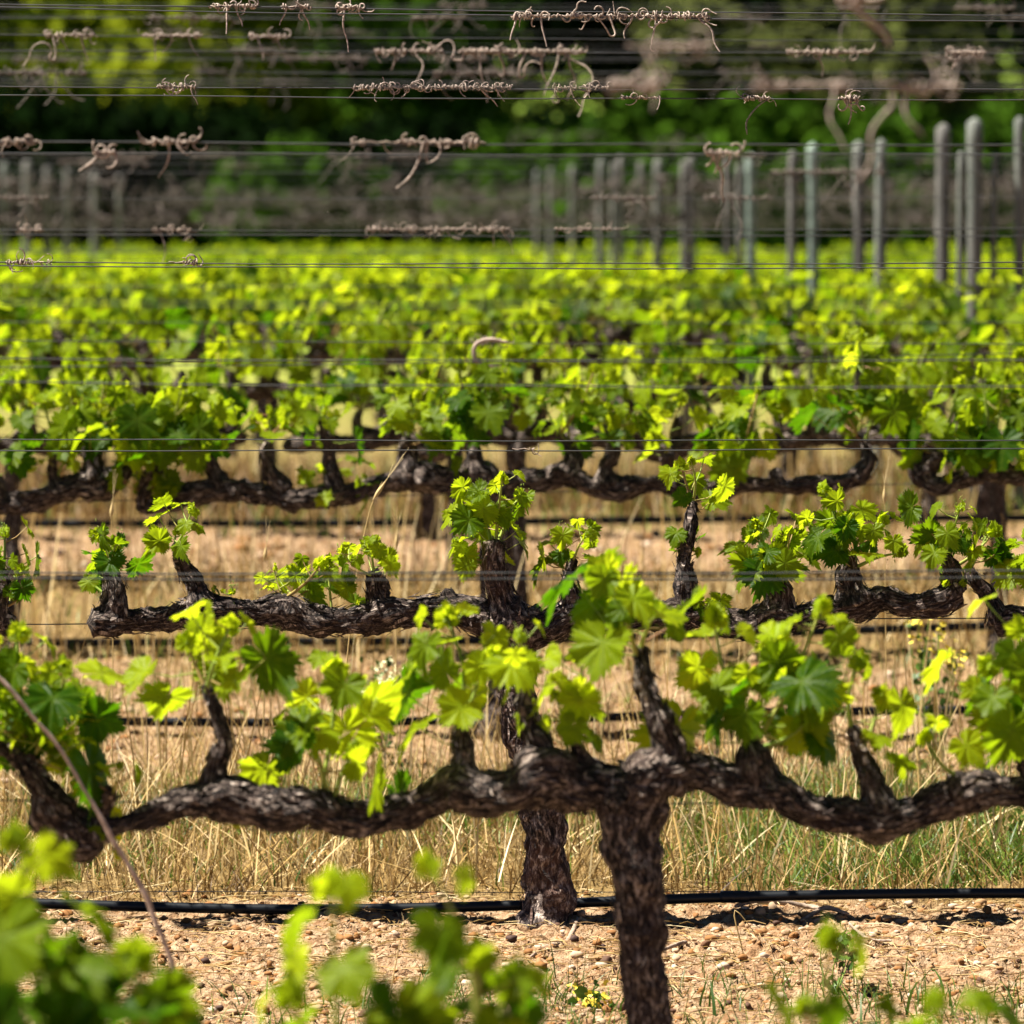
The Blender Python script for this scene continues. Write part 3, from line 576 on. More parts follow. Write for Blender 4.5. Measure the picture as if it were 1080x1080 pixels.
def wrapmesh(width, tails, g, dense=1.0, r=.0012):
    mb = MB(); x = -width / 2
    while x < width / 2:
        seg = min(width / 2 - x + .004, g.uniform(.010, .035)); n = int(max(8, seg / .0007)); rad = g.uniform(.0018, .0050)
        if g.rand() < dense:
            for _ in range(g.randint(1, 3)):
                t = np.arange(n); ang = np.cumsum(g.uniform(.15, 1.0, n)) * g.choice([-1, 1]) + g.uniform(0, 6); rr = rad * (1.1 + .8 * np.sin(t * .13 + g.uniform(0, 6)) * np.sin(t * .05 + g.uniform(0, 6)) + .25 * g.randn(n) * 0)
                u = t / n + .12 * np.sin(t * .21 + g.uniform(0, 6))
                P = np.stack([x + seg * u, np.cos(ang) * rr, np.sin(ang) * rr - rad * .3], -1); tube(mb, P, r * g.uniform(.6, 1.15) * np.ones(n), 5, .002, cap=False)
            for _ in range(g.randint(1, 4)): tail(mb, (x + g.uniform(0, seg), 0, -.001), g.uniform(.010, .032), g, r * g.uniform(.7, 1.2), ang=g.uniform(-3.4, .3))
            if g.rand() < .1:
                c = np.array([x + seg / 2, 0, g.uniform(-.012, .0)]); a = np.linspace(0, g.uniform(4, 9), 22); q = g.uniform(.002, .009)
                tube(mb, c + np.stack([np.cos(a) * q, a * .0006, np.sin(a) * q * (1 - a * .04)], -1), np.full(22, r), 5, .002, cap=False)
        x += seg * g.uniform(.6, 1.1) + (g.uniform(0, .02) if g.rand() < .3 else 0)
    q = np.linspace(-width / 2, width / 2, max(6, int(width / .006))); tube(mb, np.stack([q, np.sin(q * 400) * .001, np.sin(q * 260 + 1) * .0012 - .001], -1), np.full(len(q), r * .9), 5, .006, cap=False)
    for fx, ln in tails: tail(mb, ((fx - .5) * width, 0, 0), ln, g, r * 1.15)
    return mb
TG = 'dried tendrils left on the wires'
def wire_z(key, x):
    Y, ya, yb = WI[key]; return Y, ya + (yb - ya) * x / 1080
sg = rs(77)
def tendril(key, x0, x1, tails, label, dense=1.0, r=.0012, dy=0):
    Y, y = wire_z(key, (x0 + x1) / 2); k = mpx(Y); c = at((x0 + x1) / 2, y + dy, Y)
    mb = wrapmesh((x1 - x0) * k, [(f, l * k * 1.25) for f, l in tails], sg, dense, r * (.78 if abs(Y - 13.5) > .1 else .95))
    o = mb.build('dried_tendril', M_tendril_pale if Y < 17 else M_tendril, None); o.location = c; tag(o, label, 'dried tendril', TG)
tendril('2h', 222, 268, [(.2, 22), (.4, 25), (.6, 20), (.9, 12)], 'tight tendril knot on the topmost focused wires, left of centre top', r=.0017)
tendril('2h', 296, 326, [(.2, 18), (.7, 22)], 'small sparse tendril at top edge, second knot from the left', r=.0016, dense=.8)
tendril('2h', 355, 378, [(.4, 40), (.8, 8)], 'tendril with one long straight tail at the top edge', r=.0016)
tendril('2i', 540, 745, [(.02, 22), (.15, 28), (.25, 30), (.35, 26), (.5, 45), (.62, 22), (.74, 36), (.78, 34), (.95, 38)], 'longest tendril wrap on the topmost focused wires, many curls hanging', r=.0017)
tendril('2f', 165, 200, [(.3, 10)], 'short dark wrap on the upper focused wire at left', r=.0014)
tendril('2f', 200, 204, [(.5, 18)], 'single thin curl on the upper focused wires', r=.0012)
tendril('2f', 372, 540, [(.2, 10), (.42, 14), (.8, 24), (.9, 16), (.95, 8)], 'long dense beaded wrap on the upper focused wire left of centre', r=.0014)
tendril('2f', 585, 640, [(.3, 20), (.7, 10)], 'loose dull wrap on the upper focused wire at centre', r=.0013, dense=.7)
tendril('2g', 655, 694, [(.4, 10)], 'dark short wrap on the upper focused wires right of centre', r=.0014)
tendril('2g', 784, 812, [(.1, 12)], 'wrap with a long pale arc hanging, right of centre', r=.0014)
tendril('2g', 886, 905, [(.2, 18), (.6, 24)], 'small forked tendril hanging like a hook at right', r=.0017)
tendril('2d', 5, 52, [(.8, 6)], 'flat pale wrap on the middle focused wire at the left edge', r=.0013)
tendril('2d', 178, 206, [(.5, 5)], 'tiny wrap of three beads on the middle focused wire', r=.0012, dense=.8)
tendril('2b', 540, 562, [], 'faint pale wrap on the lower focused wire near the centre', r=.0009, dense=.7)
tendril('3f', 48, 100, [(.15, 72), (.7, 24), (.3, 15)], 'third-row tendril with a long kinked tail near the top left', r=.002)
tendril('3f', 150, 212, [(.2, 22), (.5, 18), (.8, 20)], 'loose branching tendril on the third-row upper wire', r=.0018)
tendril('3f', 262, 300, [(.3, 22), (.7, 10)], 'third-row tendril with a short stiff tail below the top knots', r=.0018)
tendril('3g', 395, 465, [(.3, 18), (.6, 35), (.9, 12)], 'blurred sprawling tendril left of the big centre clump', r=.0018)
tendril('3g', 484, 600, [(.05, 60), (.2, 45), (.35, 28), (.6, 50), (.75, 60), (.9, 40)], 'big soft tendril clump hanging under the topmost wrap at centre', r=.0022)
tendril('3g', 588, 612, [(.3, 70), (.6, 45)], 'soft vertical tendril hanging beside the big centre clump', r=.0022)
tendril('3g', 830, 915, [(.4, 22), (.7, 8)], 'soft grey wrap on the third-row upper wire at right', r=.002)
tendril('3g', 1000, 1040, [(.2, 16)], 'soft wrap with a slanting tail near the right edge', r=.002)
tendril('3d', 388, 535, [(.5, 10), (.8, 8), (.96, 26), (.9, 16)], 'pale wrap on the third-row middle wire left of centre', r=.0015)
tendril('3d', 160, 200, [(.2, 30), (.5, 12)], 'thin crooked tendril above the green rows at left', r=.0014)
tendril('3d', 20, 45, [(.5, 24)], 'small brown tendril dangling over the green rows at far left', r=.0016)
tendril('3d', 585, 650, [(.3, 8)], 'faint dull wrap on the third-row middle wire at centre', r=.0014, dense=.6)
tendril('3a', 498, 535, [(.1, 6)], 'pale wrap above the curled cane in the leaves', r=.0014)
tendril('1f', 425, 512, [(.25, 48), (.3, 20), (.8, 16)], 'nearest-row tendril with a large loop and long tail, left of centre', r=.0019)
tendril('1f', 158, 205, [(.4, 34), (.6, 14)], 'nearest-row pale tendril with a curved tail at left', r=.0018)
tendril('1g', 98, 120, [(.3, 24), (.8, 18)], 'dark blurred tendril knot hanging near the left edge', r=.002)
tendril('1g', 745, 778, [(.2, 44), (.4, 20)], 'dark blurred knot with a bent tail over the grey posts', r=.0024)
tendril('1f', 370, 440, [(.5, 8)], 'thin dusty wrap beside the looped nearest-row tendril', r=.0012, dense=.7)
tendril('1f', 0, 40, [(.9, 16)], 'thin dusty wrap of the nearest row at the left edge', r=.0013, dense=.8)
tendril('0a', 660, 745, [(.2, 60), (.4, 30), (.8, 10)], 'large soft brown tendril mass near the top, right of centre', dense=.7, r=.0016, dy=-40)
tendril('0a', 795, 900, [(.8, 60), (.3, 20)], 'large soft brown arch of tendrils above the post rows', r=.0016)
tendril('0a', 935, 1010, [(.1, 90), (.3, 50)], 'large soft brown tendril with a thick hanging stem at right', r=.0021)
tendril('0a', 645, 690, [(.5, 12)], 'soft dull wrap on the foreground topmost wire', r=.003)
tendril('0a', 885, 905, [(.5, 60)], 'single soft brown stem entering from the top edge', r=.0045, dy=-95)
# single curled cane ends
def cane(Y, pts, label, name='dead_cane', cat='dead cane', mat=None, group=None, bark=.3):
    P = [at(x, y, Y) for x, y, r in pts]; R = [r * mpx(Y) * .72 for _, _, r in pts]; o0 = P[0]
    mb = MB(); tube(mb, P, R, 12, .006, bark, 7); o = mb.build(name, mat or M_cane, None, o0); tag(o, label, cat, group); return o
cane(Y3 - .03, [(535, 361, 2), (518, 358, 3), (505, 361, 3), (500, 368, 3.2), (502, 380, 3.4), (512, 386, 3.2), (528, 385, 2)], 'pale C-shaped curled cane piece on the third row wire among leaves')
cane(13.47, [(812, 104, 1.1), (803, 109, 1.1), (793, 119, 1.1), (787, 130, 1.3), (788, 142, 1.2)], 'thin pale arc of tendril hanging below the upper focused wire', 'dried_tendril', 'dried tendril', M_tendril)
cane(10.55, [(-10, 705, 2.5), (12, 728, 3), (34, 755, 2.8), (62, 788, 2.8), (92, 838, 2.8), (112, 872, 4), (120, 888, 4.2), (137, 915, 4), (154, 945, 4.4), (163, 970, 3.8), (178, 1005, 3.5), (188, 1040, 2.5), (192, 1056, 2)], 'long thin bare cane slanting down across the left corner')

# blurred ones further back: individual pieces for rows four to nine, then an uncountable tangle
tp = []
for i in range(7):
    g = rs(300 + i); mb = wrapmesh(g.uniform(.08, .28), [(g.rand(), g.uniform(.02, .12)) for _ in range(g.randint(2, 6))], g, 1, .0013); tp.append(mb.build('dried_tendril', M_tendril))
ut = set()
for i, Y in enumerate(ROWS[1:7]):
    k = i + 4
    for h, n in ((1.50, 3), (1.64, 2), (1.18, 3)):
        for _ in range(n):
            p = tp[gg.randint(7)]; o = p if id(p) not in ut else p.copy()
            if id(p) in ut: C.objects.link(o)
            ut.add(id(p)); X = gg.uniform(-560, 560) * mpx(Y); o.location = (X, Y, float(zg(Y)) + h)
            tag(o, 'blurred brown tendril clump on the wires of the rows behind', 'dried tendril', 'blurred tendrils behind the third row')
mb = MB()
for Y in ROWS[7:]:
    for h in (1.0, 1.14, 1.5):
        if h > 1.2 and Y < 40: continue
        for _ in range(1 if h > 1.2 else 8):
            g = gg; X = g.uniform(-600, 600) * mpx(Y); wd = g.uniform(.15, .6); c = np.array([X, Y, float(zg(Y)) + h])
            for _ in range(int(wd * 34)):
                a = c + [g.uniform(-wd / 2, wd / 2), 0, g.uniform(-.008, .008)]; b = a + g.randn(3) * [.03, .012, .025] - [0, 0, .018]; d = b + g.randn(3) * [.03, .015, .03]
                tube(mb, [a, b, d], [.004, .0035, .002], 4, .05, cap=False)
o = mb.build('tendril_tangle', mat_simple('far_tendril', (.07, .054, .045), .8, 0, .3, 20)); tag(o, 'brown haze of dried tendrils hanging on all the far row wires', 'tendrils', kind='stuff')

# ------------------------------------------------------------------ trellis posts in the far rows
M_post = NT('weathered_post'); _g = M_post.n('NewGeometry').outputs['Position']; _mp = M_post.n('Mapping', {'Vector': _g, 'Scale': (1, 1, .12)}).outputs[0]
_n = M_post.noise(_mp, 60, 4, .6); _n2 = M_post.noise(_g, 1.3, 2)
_c = M_post.ramp(_n, [(.3, (.035, .033, .03)), (.7, (.17, .165, .15))]); _c = M_post.mix(M_post.ramp(_n2, [(.45, (0, 0, 0)), (.6, (.35, .35, .35))]), _c, (.13, .17, .14))
_gr = M_post.mix(.6, _c, (.30, .40, .33)); M_post.link(_c, M_post.p.inputs['Base Color']); M_post.p.inputs['Roughness'].default_value = .9; M_post = M_post.m
M_post_green = mat_simple('green_treated_post', (.17, .215, .185), .9, 0, .35, 25, .2)
posts = [(1028, 21, 126), (993, 19, 132), (1078, 14, 124), (928, 15, 148), (907, 16, 150), (859, 15, 152), (835, 11, 160), (793, 14, 163), (768, 10, 168), (780, 9, 172), (730, 11, 165), (723, 10, 170), (693, 12, 168), (674, 8, 170), (655, 9, 165),
         (632, 10, 168), (646, 8, 172), (605, 8, 175), (580, 8, 178), (567, 8, 180), (1012, 9, 160), (1046, 8, 162), (5, 9, 172), (28, 11, 170), (50, 9, 176), (70, 9, 178), (100, 10, 182), (125, 8, 186), (-20, 10, 170), (1110, 14, 130)]
for i, (x, wpx, top) in enumerate(posts):
    D = float(np.interp(x, [-20, 125, 560, 632, 693, 793, 859, 907, 993, 1028, 1110], [38, 42, 42, 36, 32.8, 29.2, 27.4, 26.5, 25.6, 23.8, 23.8])); D = min(ROWS, key=lambda r: abs(r - D)) ; c = at(x, 200, D); zt = max(at(x, top, D)[2], float(zg(D)) + 1.0); z0 = float(zg(D)); r = wpx / 2 * mpx(D) * .84
    g = rs(900 + i); ln = g.uniform(-.01, .01); mb = MB()
    tube(mb, [(c[0], D, z0 - .1), (c[0] + ln * .5, D, (z0 + zt) / 2), (c[0] + ln, D, zt - .012), (c[0] + ln, D, zt)], [r * 1.04, r, r * .97, r * .95], 14, .08, .12, 900 + i)
    o = mb.build('trellis_post', M_post_green if i in (5, 7) else M_post, None, (c[0], D, z0)); side = 'left edge' if x < 300 else 'right'
    if i == 0: lb = 'thickest round grey post, nearest of the posts at right'
    elif i == 1: lb = 'second thickest grey post just left of the thickest one'
    elif i == 5: lb = 'pale green weathered post standing alone at right of centre'
    elif x < 300: lb = 'faint blurred grey post in the cluster at the left edge'
    else: lb = 'blurred grey post among the ranks of posts receding at right'
    tag(o, lb, 'post', 'trellis posts of the far rows')

# ------------------------------------------------------------------ grass, straw, pebbles, twigs
def blades(mb, X, Y, hmin, hmax, wmin, wmax, g, lean=.5, tlo=0, thi=1, z=None, curl=.4):
    n = len(X); h = g.uniform(hmin, hmax, n); wd = g.uniform(wmin, wmax, n); az = g.uniform(0, 6.28, n); ln = np.abs(g.randn(n)) * lean; fa = g.uniform(-.7, .7, n)
    z0 = zg(Y) + (soil_h(X, Y) if z is None else z) - .004
    seg = 4; V = np.zeros((n, seg + 1, 2, 3)); ca, sa = np.cos(az), np.sin(az)
    ang = ln.copy(); px_, pz = np.zeros(n), np.zeros(n)
    cu = g.uniform(0, curl, n)
    for i in range(seg + 1):
        ww = wd * (1 - (i / seg) ** 2 * .8) / 2
        V[:, i, 0] = np.stack([X + ca * px_ - np.cos(fa) * ww, Y + sa * px_ - np.sin(fa) * ww, z0 + pz], -1)
        V[:, i, 1] = np.stack([X + ca * px_ + np.cos(fa) * ww, Y + sa * px_ + np.sin(fa) * ww, z0 + pz], -1)
        ang2 = np.clip(ang, -1.5, 1.75); px_ = px_ + np.sin(ang2) * h / seg; pz = pz + np.cos(ang2) * h / seg; ang = ang + cu
    idx = np.arange(n * (seg + 1) * 2).reshape(n, seg + 1, 2)
    q = np.stack([idx[:, :-1, 0], idx[:, :-1, 1], idx[:, 1:, 1], idx[:, 1:, 0]], -1).reshape(-1, 4)
    t = np.repeat(g.uniform(tlo, thi, n), (seg + 1) * 2); mb.add(V.reshape(-1, 3), q, None, np.stack([t, t * 0, t * 0], -1))
def scatter(n, y0, y1, g, margin=1.25, pw=None, clump=0):
    Y = g.uniform(y0, y1, n); X = g.uniform(-1, 1, n) * 540 * margin * Y / F
    if clump:
        keep = noise(np.stack([X * clump, Y * clump, X * 0], -1), 12) + g.uniform(-.6, .6, n) > .05; X, Y = X[keep], Y[keep]
    return X, Y
g = rs(50)
mb = MB()
X, Y = scatter(16000, 13.76, 15.6, g, clump=9); blades(mb, X, Y, .02, .12, .0012, .0034, g, .75, 0, .8, curl=.6)
X, Y = scatter(5000, 13.80, 15.6, g, clump=7); blades(mb, X, Y, .06, .17, .0014, .0032, g, .4, .2, .95)
X, Y = scatter(1100, 13.8, 15.5, g); blades(mb, X, Y, .12, .30, .0022, .0042, g, 1.0, .6, 1, z=.03, curl=.15)
X, Y = scatter(9000, 18.5, 20.5, g, clump=2); blades(mb, X, Y, .05, .2, .002, .004, g, .5, .2, 1)
X, Y = scatter(9000, 15.4, 18.5, g, clump=3); blades(mb, X, Y, .02, .13, .0015, .003, g, .6, .1, 1)
X, Y = scatter(14000, 22.3, 27, g, clump=2); blades(mb, X, Y, .05, .2, .003, .006, g, .5, 0, .45)
X, Y = scatter(1500, 11.8, 13.7, g, clump=5); blades(mb, X, Y, .015, .05, .001, .002, g, 1.3, 0, .8)
o = mb.build('dry_grass', M_straw); tag(o, 'tangled dry straw grass filling the alleys between vine rows', 'dry grass', kind='stuff')
mb = MB()
X, Y = scatter(9000, 13.9, 15.5, g, clump=2.2); blades(mb, X, Y, .03, .13, .0018, .0042, g, .45)
X, Y = scatter(1400, 16.8, 18.4, g, clump=3); blades(mb, X, Y, .03, .12, .002, .004, g, .5)
X, Y = scatter(1300, 19, 20.6, g, clump=3); blades(mb, X, Y, .03, .12, .002, .004, g, .5)
X, Y = scatter(800, 11.9, 12.75, g, clump=3); blades(mb, X, Y, .03, .09, .0012, .003, g, .5, 0, .5)
X, Y = scatter(3500, 21.9, 27, g, clump=1.5); blades(mb, X, Y, .05, .16, .003, .006, g, .5)
Y = g.uniform(13.9, 15.4, 7000); X = g.uniform(.25, 1.3, 7000); kp = noise(np.stack([X * 3, Y * 3, X * 0], -1), 4) > -.25; blades(mb, X[kp], Y[kp], .03, .12, .0018, .0045, g, .5)
Y = g.uniform(11.8, 12.6, 900); X = g.choice([-.25, .55, .8, .05], 900) + g.randn(900) * .16; blades(mb, X, Y, .02, .08, .0014, .0035, g, .6, 0, .7)
o = mb.build('green_grass', M_grass); tag(o, 'sparse green grass mixed in the straw between the rows', 'grass', kind='stuff')
mb = MB()   # tall upright dry stems
for n, y0, y1, h0, h1, ww in ((320, 14.2, 16.3, .22, .52, .0034), (300, 16.7, 18.3, .2, .5, .0042), (500, 18.4, 20.4, .2, .5, .005), (500, 22.4, 25, .2, .45, .006)):
    X, Y = scatter(n, y0, y1, g, clump=1.6); blades(mb, X, Y, h0, h1, ww * .8, ww * 1.2, g, .15, .55, 1, curl=.08)
o = mb.build('straw_stalks', M_straw); tag(o, 'tall upright pale straw stalks standing between the second and fourth rows', 'straw stalks', kind='stuff')
mb = MB()   # loose straw lying on the soil
n = 3200; Y = g.uniform(11.9, 14.0, n); X = g.uniform(-1, 1, n) * 1.3
for x, y in zip(X, Y):
    a = g.uniform(0, 6.28); l = g.uniform(.01, .05); d = np.array([math.cos(a), math.sin(a), 0]) * l; z = float(soil_h(np.array([x]), np.array([y]))[0]) + .005
    tube(mb, [np.array([x, y, z]) - d, np.array([x, y, z + .004]), np.array([x, y, z]) + d], [.0008, .001, .0006], 4, .02, bc=(g.uniform(.1, 1), 0, 0), cap=False)
o = mb.build('straw_litter', M_straw); tag(o, 'broken straw bits lying over the bare soil strip', 'litter', kind='stuff')
# pebbles
from mathutils import noise as _mn
import bmesh
bm = bmesh.new(); bmesh.ops.create_icosphere(bm, subdivisions=2, radius=1); IV = np.array([v.co[:] for v in bm.verts]); IF = np.array([[v.index for v in f.verts] for f in bm.faces]); bm.free()
mb = MB()
def pebbles(n, y0, y1, s0, s1, pw=3.0):
    for _ in range(n):
        y = g.uniform(y0, y1); x = g.uniform(-1, 1) * 540 * 1.2 * y / F; s = s0 + (s1 - s0) * g.rand() ** pw
        z = float(zg(y)) + float(soil_h(np.array([x]), np.array([y]))[0])
        V = IV * (1 + .5 * noise(IV * 1.3 + g.uniform(0, 99, 3), 3)[:, None]) * [s * g.uniform(.8, 1.3), s, s * g.uniform(.6, .9)]
        t = g.choice([.05, .28, .3, .34, .5, .55, .65, .75, .85]) ; mb.add(V + [x, y, z + s * .15], None, IF, (np.clip(t + g.uniform(-.06, .06), 0, 1), 0, 0))
pebbles(11000, 12.0, 13.85, .0013, .0105, 5); pebbles(900, 15.6, 18.3, .004, .016, 3); pebbles(500, 20.6, 22.2, .006, .02, 2)
o = mb.build('gravel', M_peb); tag(o, 'ochre and tan pebbles scattered over the bare soil strips', 'gravel', kind='stuff')
for i, (pts, lb) in enumerate([([(560, 1018, 2), (580, 1004, 3), (598, 990, 3), (612, 968, 2)], 'forked grey twig lying at the foot of the focused trunk'),
                        ([(775, 968, 2.5), (800, 966, 3.5), (850, 964, 3), (870, 968, 2)], 'dark stick lying under the black pipe right of centre'),
                        ([(895, 976, 1.6), (915, 990, 1.8), (940, 1000, 1.5)], 'short pale twig on the soil below the pipe at right'),
                        ([(700, 1010, 2), (720, 1000, 2.4), (724, 996, 2)], 'stubby grey twig right of the nearest trunk'),
                        ([(845, 972, 2), (870, 968, 3), (895, 972, 2)], 'knotty dark stick in a small hollow below the pipe')]):
    P = []
    for x, y, r in pts:
        d = ray(x, y); t = -H / d[2]; p = np.array([0, 0, H]) + d * t; p[2] = float(soil_h(np.array([p[0]]), np.array([p[1]]))[0]) + r * 13 / F + .006; P.append(p)
    mb = MB(); tube(mb, P, [r * 13 / F for _, _, r in pts], 10, .006, .4, i); o = mb.build('fallen_twig', M_twig, None, P[0]); tag(o, lb, 'twig')
# wild oat stalks
M_oat = M_straw
def oat(Y, pts, label, heads):
    P = [at(x, y, Y) for x, y in pts]; b = P[0].copy(); root = empty('oat_stalk', b, label=label, cat='oat stalk', group='dry oat stalks')
    mb = MB(); tube(mb, P, np.linspace(.0016, .0007, len(P)), 5, .02, bc=(.8, 0, 0)); mb.build('stem', M_straw, root, b)
    gl = rs(int(pts[0][0]))
    for hx, hy, dx, dy in heads:
        c = at(hx, hy, Y); d = at(hx + dx, hy + dy, Y); mb = MB(); tube(mb, [c, (c * .6 + d * .4), d], [.001, .0042, .0006], 8, .003, bc=(.9, 0, 0))
        for _ in range(4): tube(mb, [d, d + (d - c) * gl.uniform(.6, 1.4) + gl.randn(3) * .006], [.0004, .0003], 4, .02, bc=(.95, 0, 0), cap=False)
        mb.build('seed_head', M_straw, root, b)
oat(14.0, [(350, 860), (372, 640), (385, 560), (393, 530), (403, 508)], 'leaning oat stalk with a bearded pale head before the third row arm', [(393, 528, 16, -24)])
oat(15.0, [(276, 850), (279, 700), (280, 590)], 'upright oat stalk with one pale bud left of centre', [(279, 592, 2, -18)])
oat(15.0, [(420, 860), (418, 700), (418, 575)], 'thin brown-headed stalk beside the focused arm', [(418, 580, 1, -22)])
oat(14.6, [(118, 850), (119, 640), (117, 540)], 'dry stalk with a narrow head rising at the far left', [(117, 548, 2, -22)])
oat(14.6, [(936, 860), (934, 640), (933, 520)], 'stalk with a dense narrow dark head above the leaves at right', [(933, 532, 0, -22)])
oat(12.4, [(405, 1092), (415, 1030), (426, 972)], 'lone pale straw standing in the bare soil near the bottom', [(425, 978, 1, -6)])
oat(13.0, [(785, 1010), (775, 960), (808, 1000)], 'bent pale straw hanging over the black pipe', [])
# small weeds
M_petal = mat_simple('petal', (.75, .72, .42), .6, 0, .1); M_pur = mat_simple('purple_petal', (.35, .06, .35), .6, 0, .1); M_yel = mat_simple('yellow_petal', (.75, .60, .05), .6, 0, .1)
def weed(Y, x, yb, yt, wpx, nst, pm, label, leafy=1, seed=0):
    gl = rs(seed); b = at(x, yb, Y); b[2] = float(zg(Y)); root = empty('flowering_weed', b, label=label, cat='weed', group='small weeds'); st, lf, fl = MB(), MB(), MB()
    for _ in range(nst):
        e = at(x + gl.uniform(-1, 1) * wpx / 2, yt + gl.uniform(0, .4) * (yb - yt), Y) + [0, gl.uniform(-.03, .03), 0]; m = (b + e) / 2 + gl.randn(3) * .012
        tube(st, [b, m, e], [.0016, .0013, .0008], 5, .02, bc=(.2, 0, 0), cap=False)
        for _ in range(8 * leafy):
            t = gl.rand(); p = b * (1 - t) + e * t + gl.randn(3) * .012; put_leaf(lf, 2, gl, p, gl.randn(3) + UP, gl.randn(3) + UP * .5, gl.uniform(.008, .018), gl.uniform(0, .5))
        for _ in range(7):
            p = e + gl.randn(3) * .012; put_leaf(fl, 2, gl, p, gl.randn(3) + [0, -.6, .6], gl.randn(3), gl.uniform(.005, .009), .5)
    so = st.build('stem', M_shoot, root, b); lf.build('foliage', M_grass, root, b); fl.build('flower', pm, root, b)
weed(15.9, 402, 812, 694, 36, 9, M_petal, 'cream flowered weed standing between the second and third rows', seed=1)
weed(15.9, 985, 800, 640, 60, 12, M_yel, 'wispy yellow flowered weed at right among straw stalks', seed=2)
weed(15.5, 706, 800, 752, 8, 2, M_pur, 'tiny purple flower close to the nearest vine spur', 1, 3)
weed(12.55, 880, 1046, 985, 40, 4, M_grass, 'sprawling green weed on the bare soil at right', 1, 4)
weed(12.4, 625, 1075, 1045, 40, 5, M_yel, 'low yellow dotted weed left of the nearest trunk foot', 1, 5)
mb = MB()
X = np.array([750, 766, 740, 756, 905, 912, 870, 980, 1000, 1010, 960, 620, 640, 655]) ; Y = g.uniform(12.2, 12.5, len(X)); XX = (X - 540) * Y / F
blades(mb, XX, Y, .05, .12, .004, .007, g, .4, 0, .25)
o = mb.build('grass_blades', M_grass); tag(o, 'few broad dark grass blades rising at the bottom edge', 'grass', kind='stuff')

# ------------------------------------------------------------------ hedge and trees behind the vineyard
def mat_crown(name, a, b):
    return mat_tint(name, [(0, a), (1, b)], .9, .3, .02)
CR = {'dark': mat_crown('shaded_foliage', (.0005, .0015, .0003), (.003, .011, .0006)), 'olive': mat_crown('olive_foliage', (.04, .06, .003), (.19, .22, .008)), 'lime': mat_crown('lime_foliage', (.008, .022, .002), (.038, .085, .004)), 'pale': mat_crown('pale_foliage', (.03, .04, .008), (.10, .115, .03))}  # dark crowns: the shade of the trees is put into the leaf colour
def crown(mb, c, rad, n, sz, g, low=False):
    k = max(6, int(n / 110)); cen = g.randn(k, 3); cen /= np.linalg.norm(cen, axis=1)[:, None]; cen *= (g.uniform(.35, .95, k) ** .6)[:, None]
    cen = cen * rad + c; i = g.randint(k, size=n); p = cen[i] + g.randn(n, 3) * np.array(rad) * .15
    a = g.randn(n, 3); a /= np.linalg.norm(a, axis=1)[:, None]; b = np.cross(a, g.randn(n, 3)); b /= np.linalg.norm(b, axis=1)[:, None]
    s = g.uniform(.6, 1.4, n)[:, None] * sz
    V = np.stack([p - a * s, p + b * s * .45, p + a * s, p - b * s * .45], 1).reshape(-1, 3); q = np.arange(n * 4).reshape(n, 4)
    tt = np.clip(g.uniform(0, 1, n) * .6 + (g.rand(k)[i]) * .4, 0, 1); t = np.repeat(tt, 4); mb.add(V, q, None, np.stack([t, t * 0, t * 0], -1))
def tree(name, x, D, ybase_r, height, kind, label, cat, seed, n=6500):
    g = rs(seed); X = (x - 540) * D / F; z0 = float(zg(D)); b = np.array([X, D, z0]); root = empty(name, b, label=label, cat=cat, group='trees and shrubs behind the vineyard')
    r = ybase_r; mb = MB(); th = height * (.5 if name == 'tree' else .3)
    tube(mb, [b - [0, 0, .1], b + [g.uniform(-.1, .1), 0, th * .5], b + [g.uniform(-.2, .2), 0, th]], [r * .09, r * .07, r * .05], 10, .1, .5, seed)
    for _ in range(6):
        a = g.uniform(0, 6.28); e = b + [math.cos(a) * r * .6, math.sin(a) * r * .6, height * g.uniform(.4, .8)]
        tube(mb, [b + [0, 0, th * g.uniform(.3, .9)], (b + [0, 0, th]) * .5 + e * .5, e], [r * .04, r * .03, r * .012], 6, .15, .5, seed + 1, cap=False)
    mb.build('trunk', M_bark, root, b)
    mb = MB(); crown(mb, b + [0, 0, height * .54], (r, r, height * .5), n, .10 if name == 'shrub' else .13, g); mb.build('crown', CR[kind], root, b)
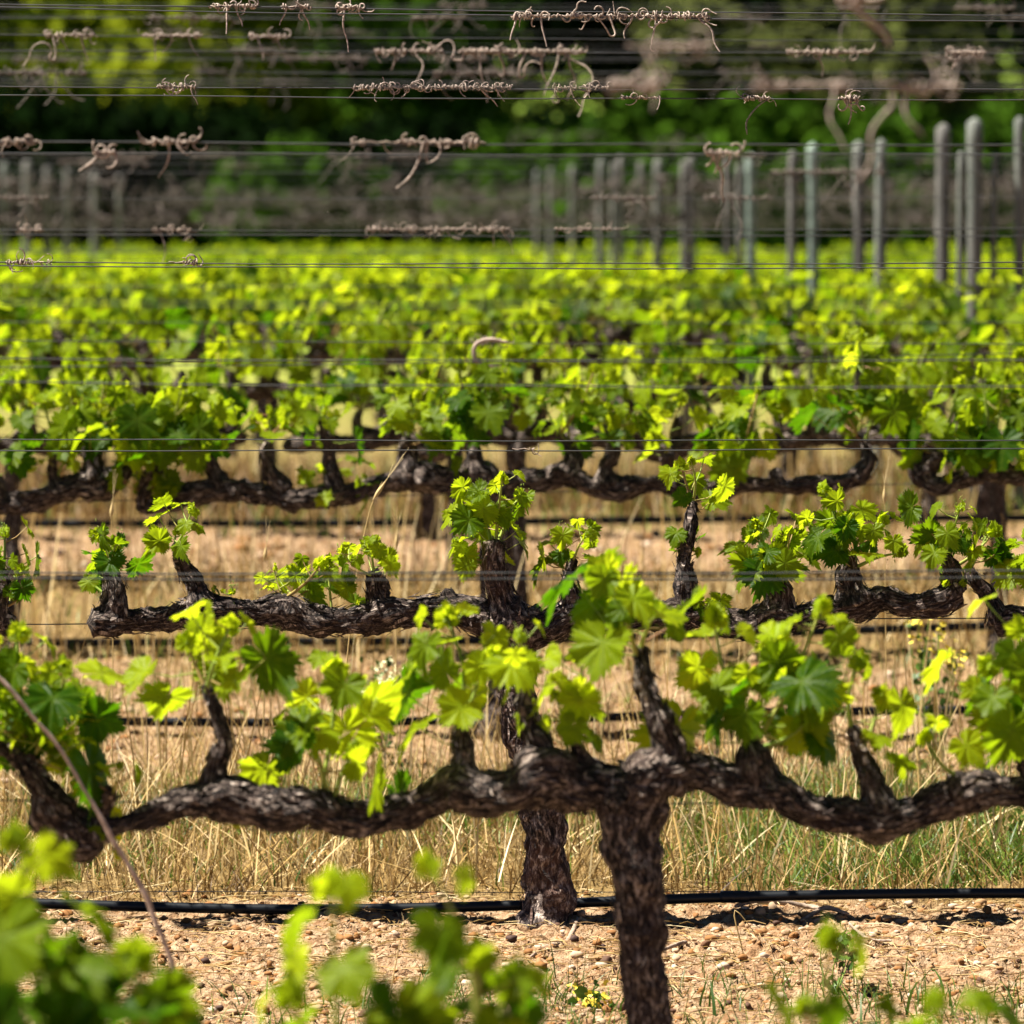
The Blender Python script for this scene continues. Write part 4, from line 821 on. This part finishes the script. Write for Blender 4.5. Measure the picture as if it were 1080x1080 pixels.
T = [(30, 92, 2.6, 7, 'dark', 'tree', 'dark tree filling the top left corner'), (215, 84, 1.7, 4.6, 'olive', 'tree', 'sunlit yellow-green tree behind the top left tendrils'), (130, 90, 1.5, 5, 'olive', 'tree', 'olive tree between the dark corner and yellow-green one'), (330, 94, 2.2, 6, 'dark', 'tree', 'dark tree right of the yellow-green one'), (420, 86, 1.3, 3.8, 'lime', 'shrub', 'mid green bush left of centre behind hanging tendrils'),
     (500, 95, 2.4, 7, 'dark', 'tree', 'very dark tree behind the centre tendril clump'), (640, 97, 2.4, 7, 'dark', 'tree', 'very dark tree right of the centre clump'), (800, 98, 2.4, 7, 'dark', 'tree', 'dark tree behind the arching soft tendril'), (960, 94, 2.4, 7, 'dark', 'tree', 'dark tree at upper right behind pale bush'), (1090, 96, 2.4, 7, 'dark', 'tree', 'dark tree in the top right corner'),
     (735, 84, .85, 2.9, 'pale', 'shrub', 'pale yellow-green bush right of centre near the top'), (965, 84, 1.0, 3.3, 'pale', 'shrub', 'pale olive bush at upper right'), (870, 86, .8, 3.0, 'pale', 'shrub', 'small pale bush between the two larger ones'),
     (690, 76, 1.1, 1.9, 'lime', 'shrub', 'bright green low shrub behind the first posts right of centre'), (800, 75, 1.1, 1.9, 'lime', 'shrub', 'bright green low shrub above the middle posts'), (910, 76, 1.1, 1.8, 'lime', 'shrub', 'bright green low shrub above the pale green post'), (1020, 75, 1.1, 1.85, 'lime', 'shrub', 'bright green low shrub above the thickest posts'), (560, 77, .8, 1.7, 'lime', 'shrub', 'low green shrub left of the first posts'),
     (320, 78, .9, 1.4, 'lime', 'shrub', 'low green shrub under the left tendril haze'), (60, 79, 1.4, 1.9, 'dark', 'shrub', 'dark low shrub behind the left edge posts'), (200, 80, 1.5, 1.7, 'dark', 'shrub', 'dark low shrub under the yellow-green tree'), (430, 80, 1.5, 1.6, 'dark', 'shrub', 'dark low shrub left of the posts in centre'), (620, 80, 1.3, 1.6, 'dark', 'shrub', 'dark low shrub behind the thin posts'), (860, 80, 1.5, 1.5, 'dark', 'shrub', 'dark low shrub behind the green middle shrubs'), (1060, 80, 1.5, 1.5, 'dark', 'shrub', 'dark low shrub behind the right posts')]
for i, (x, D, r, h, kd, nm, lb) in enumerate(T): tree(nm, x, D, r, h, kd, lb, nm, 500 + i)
g = rs(61); mb = MB()
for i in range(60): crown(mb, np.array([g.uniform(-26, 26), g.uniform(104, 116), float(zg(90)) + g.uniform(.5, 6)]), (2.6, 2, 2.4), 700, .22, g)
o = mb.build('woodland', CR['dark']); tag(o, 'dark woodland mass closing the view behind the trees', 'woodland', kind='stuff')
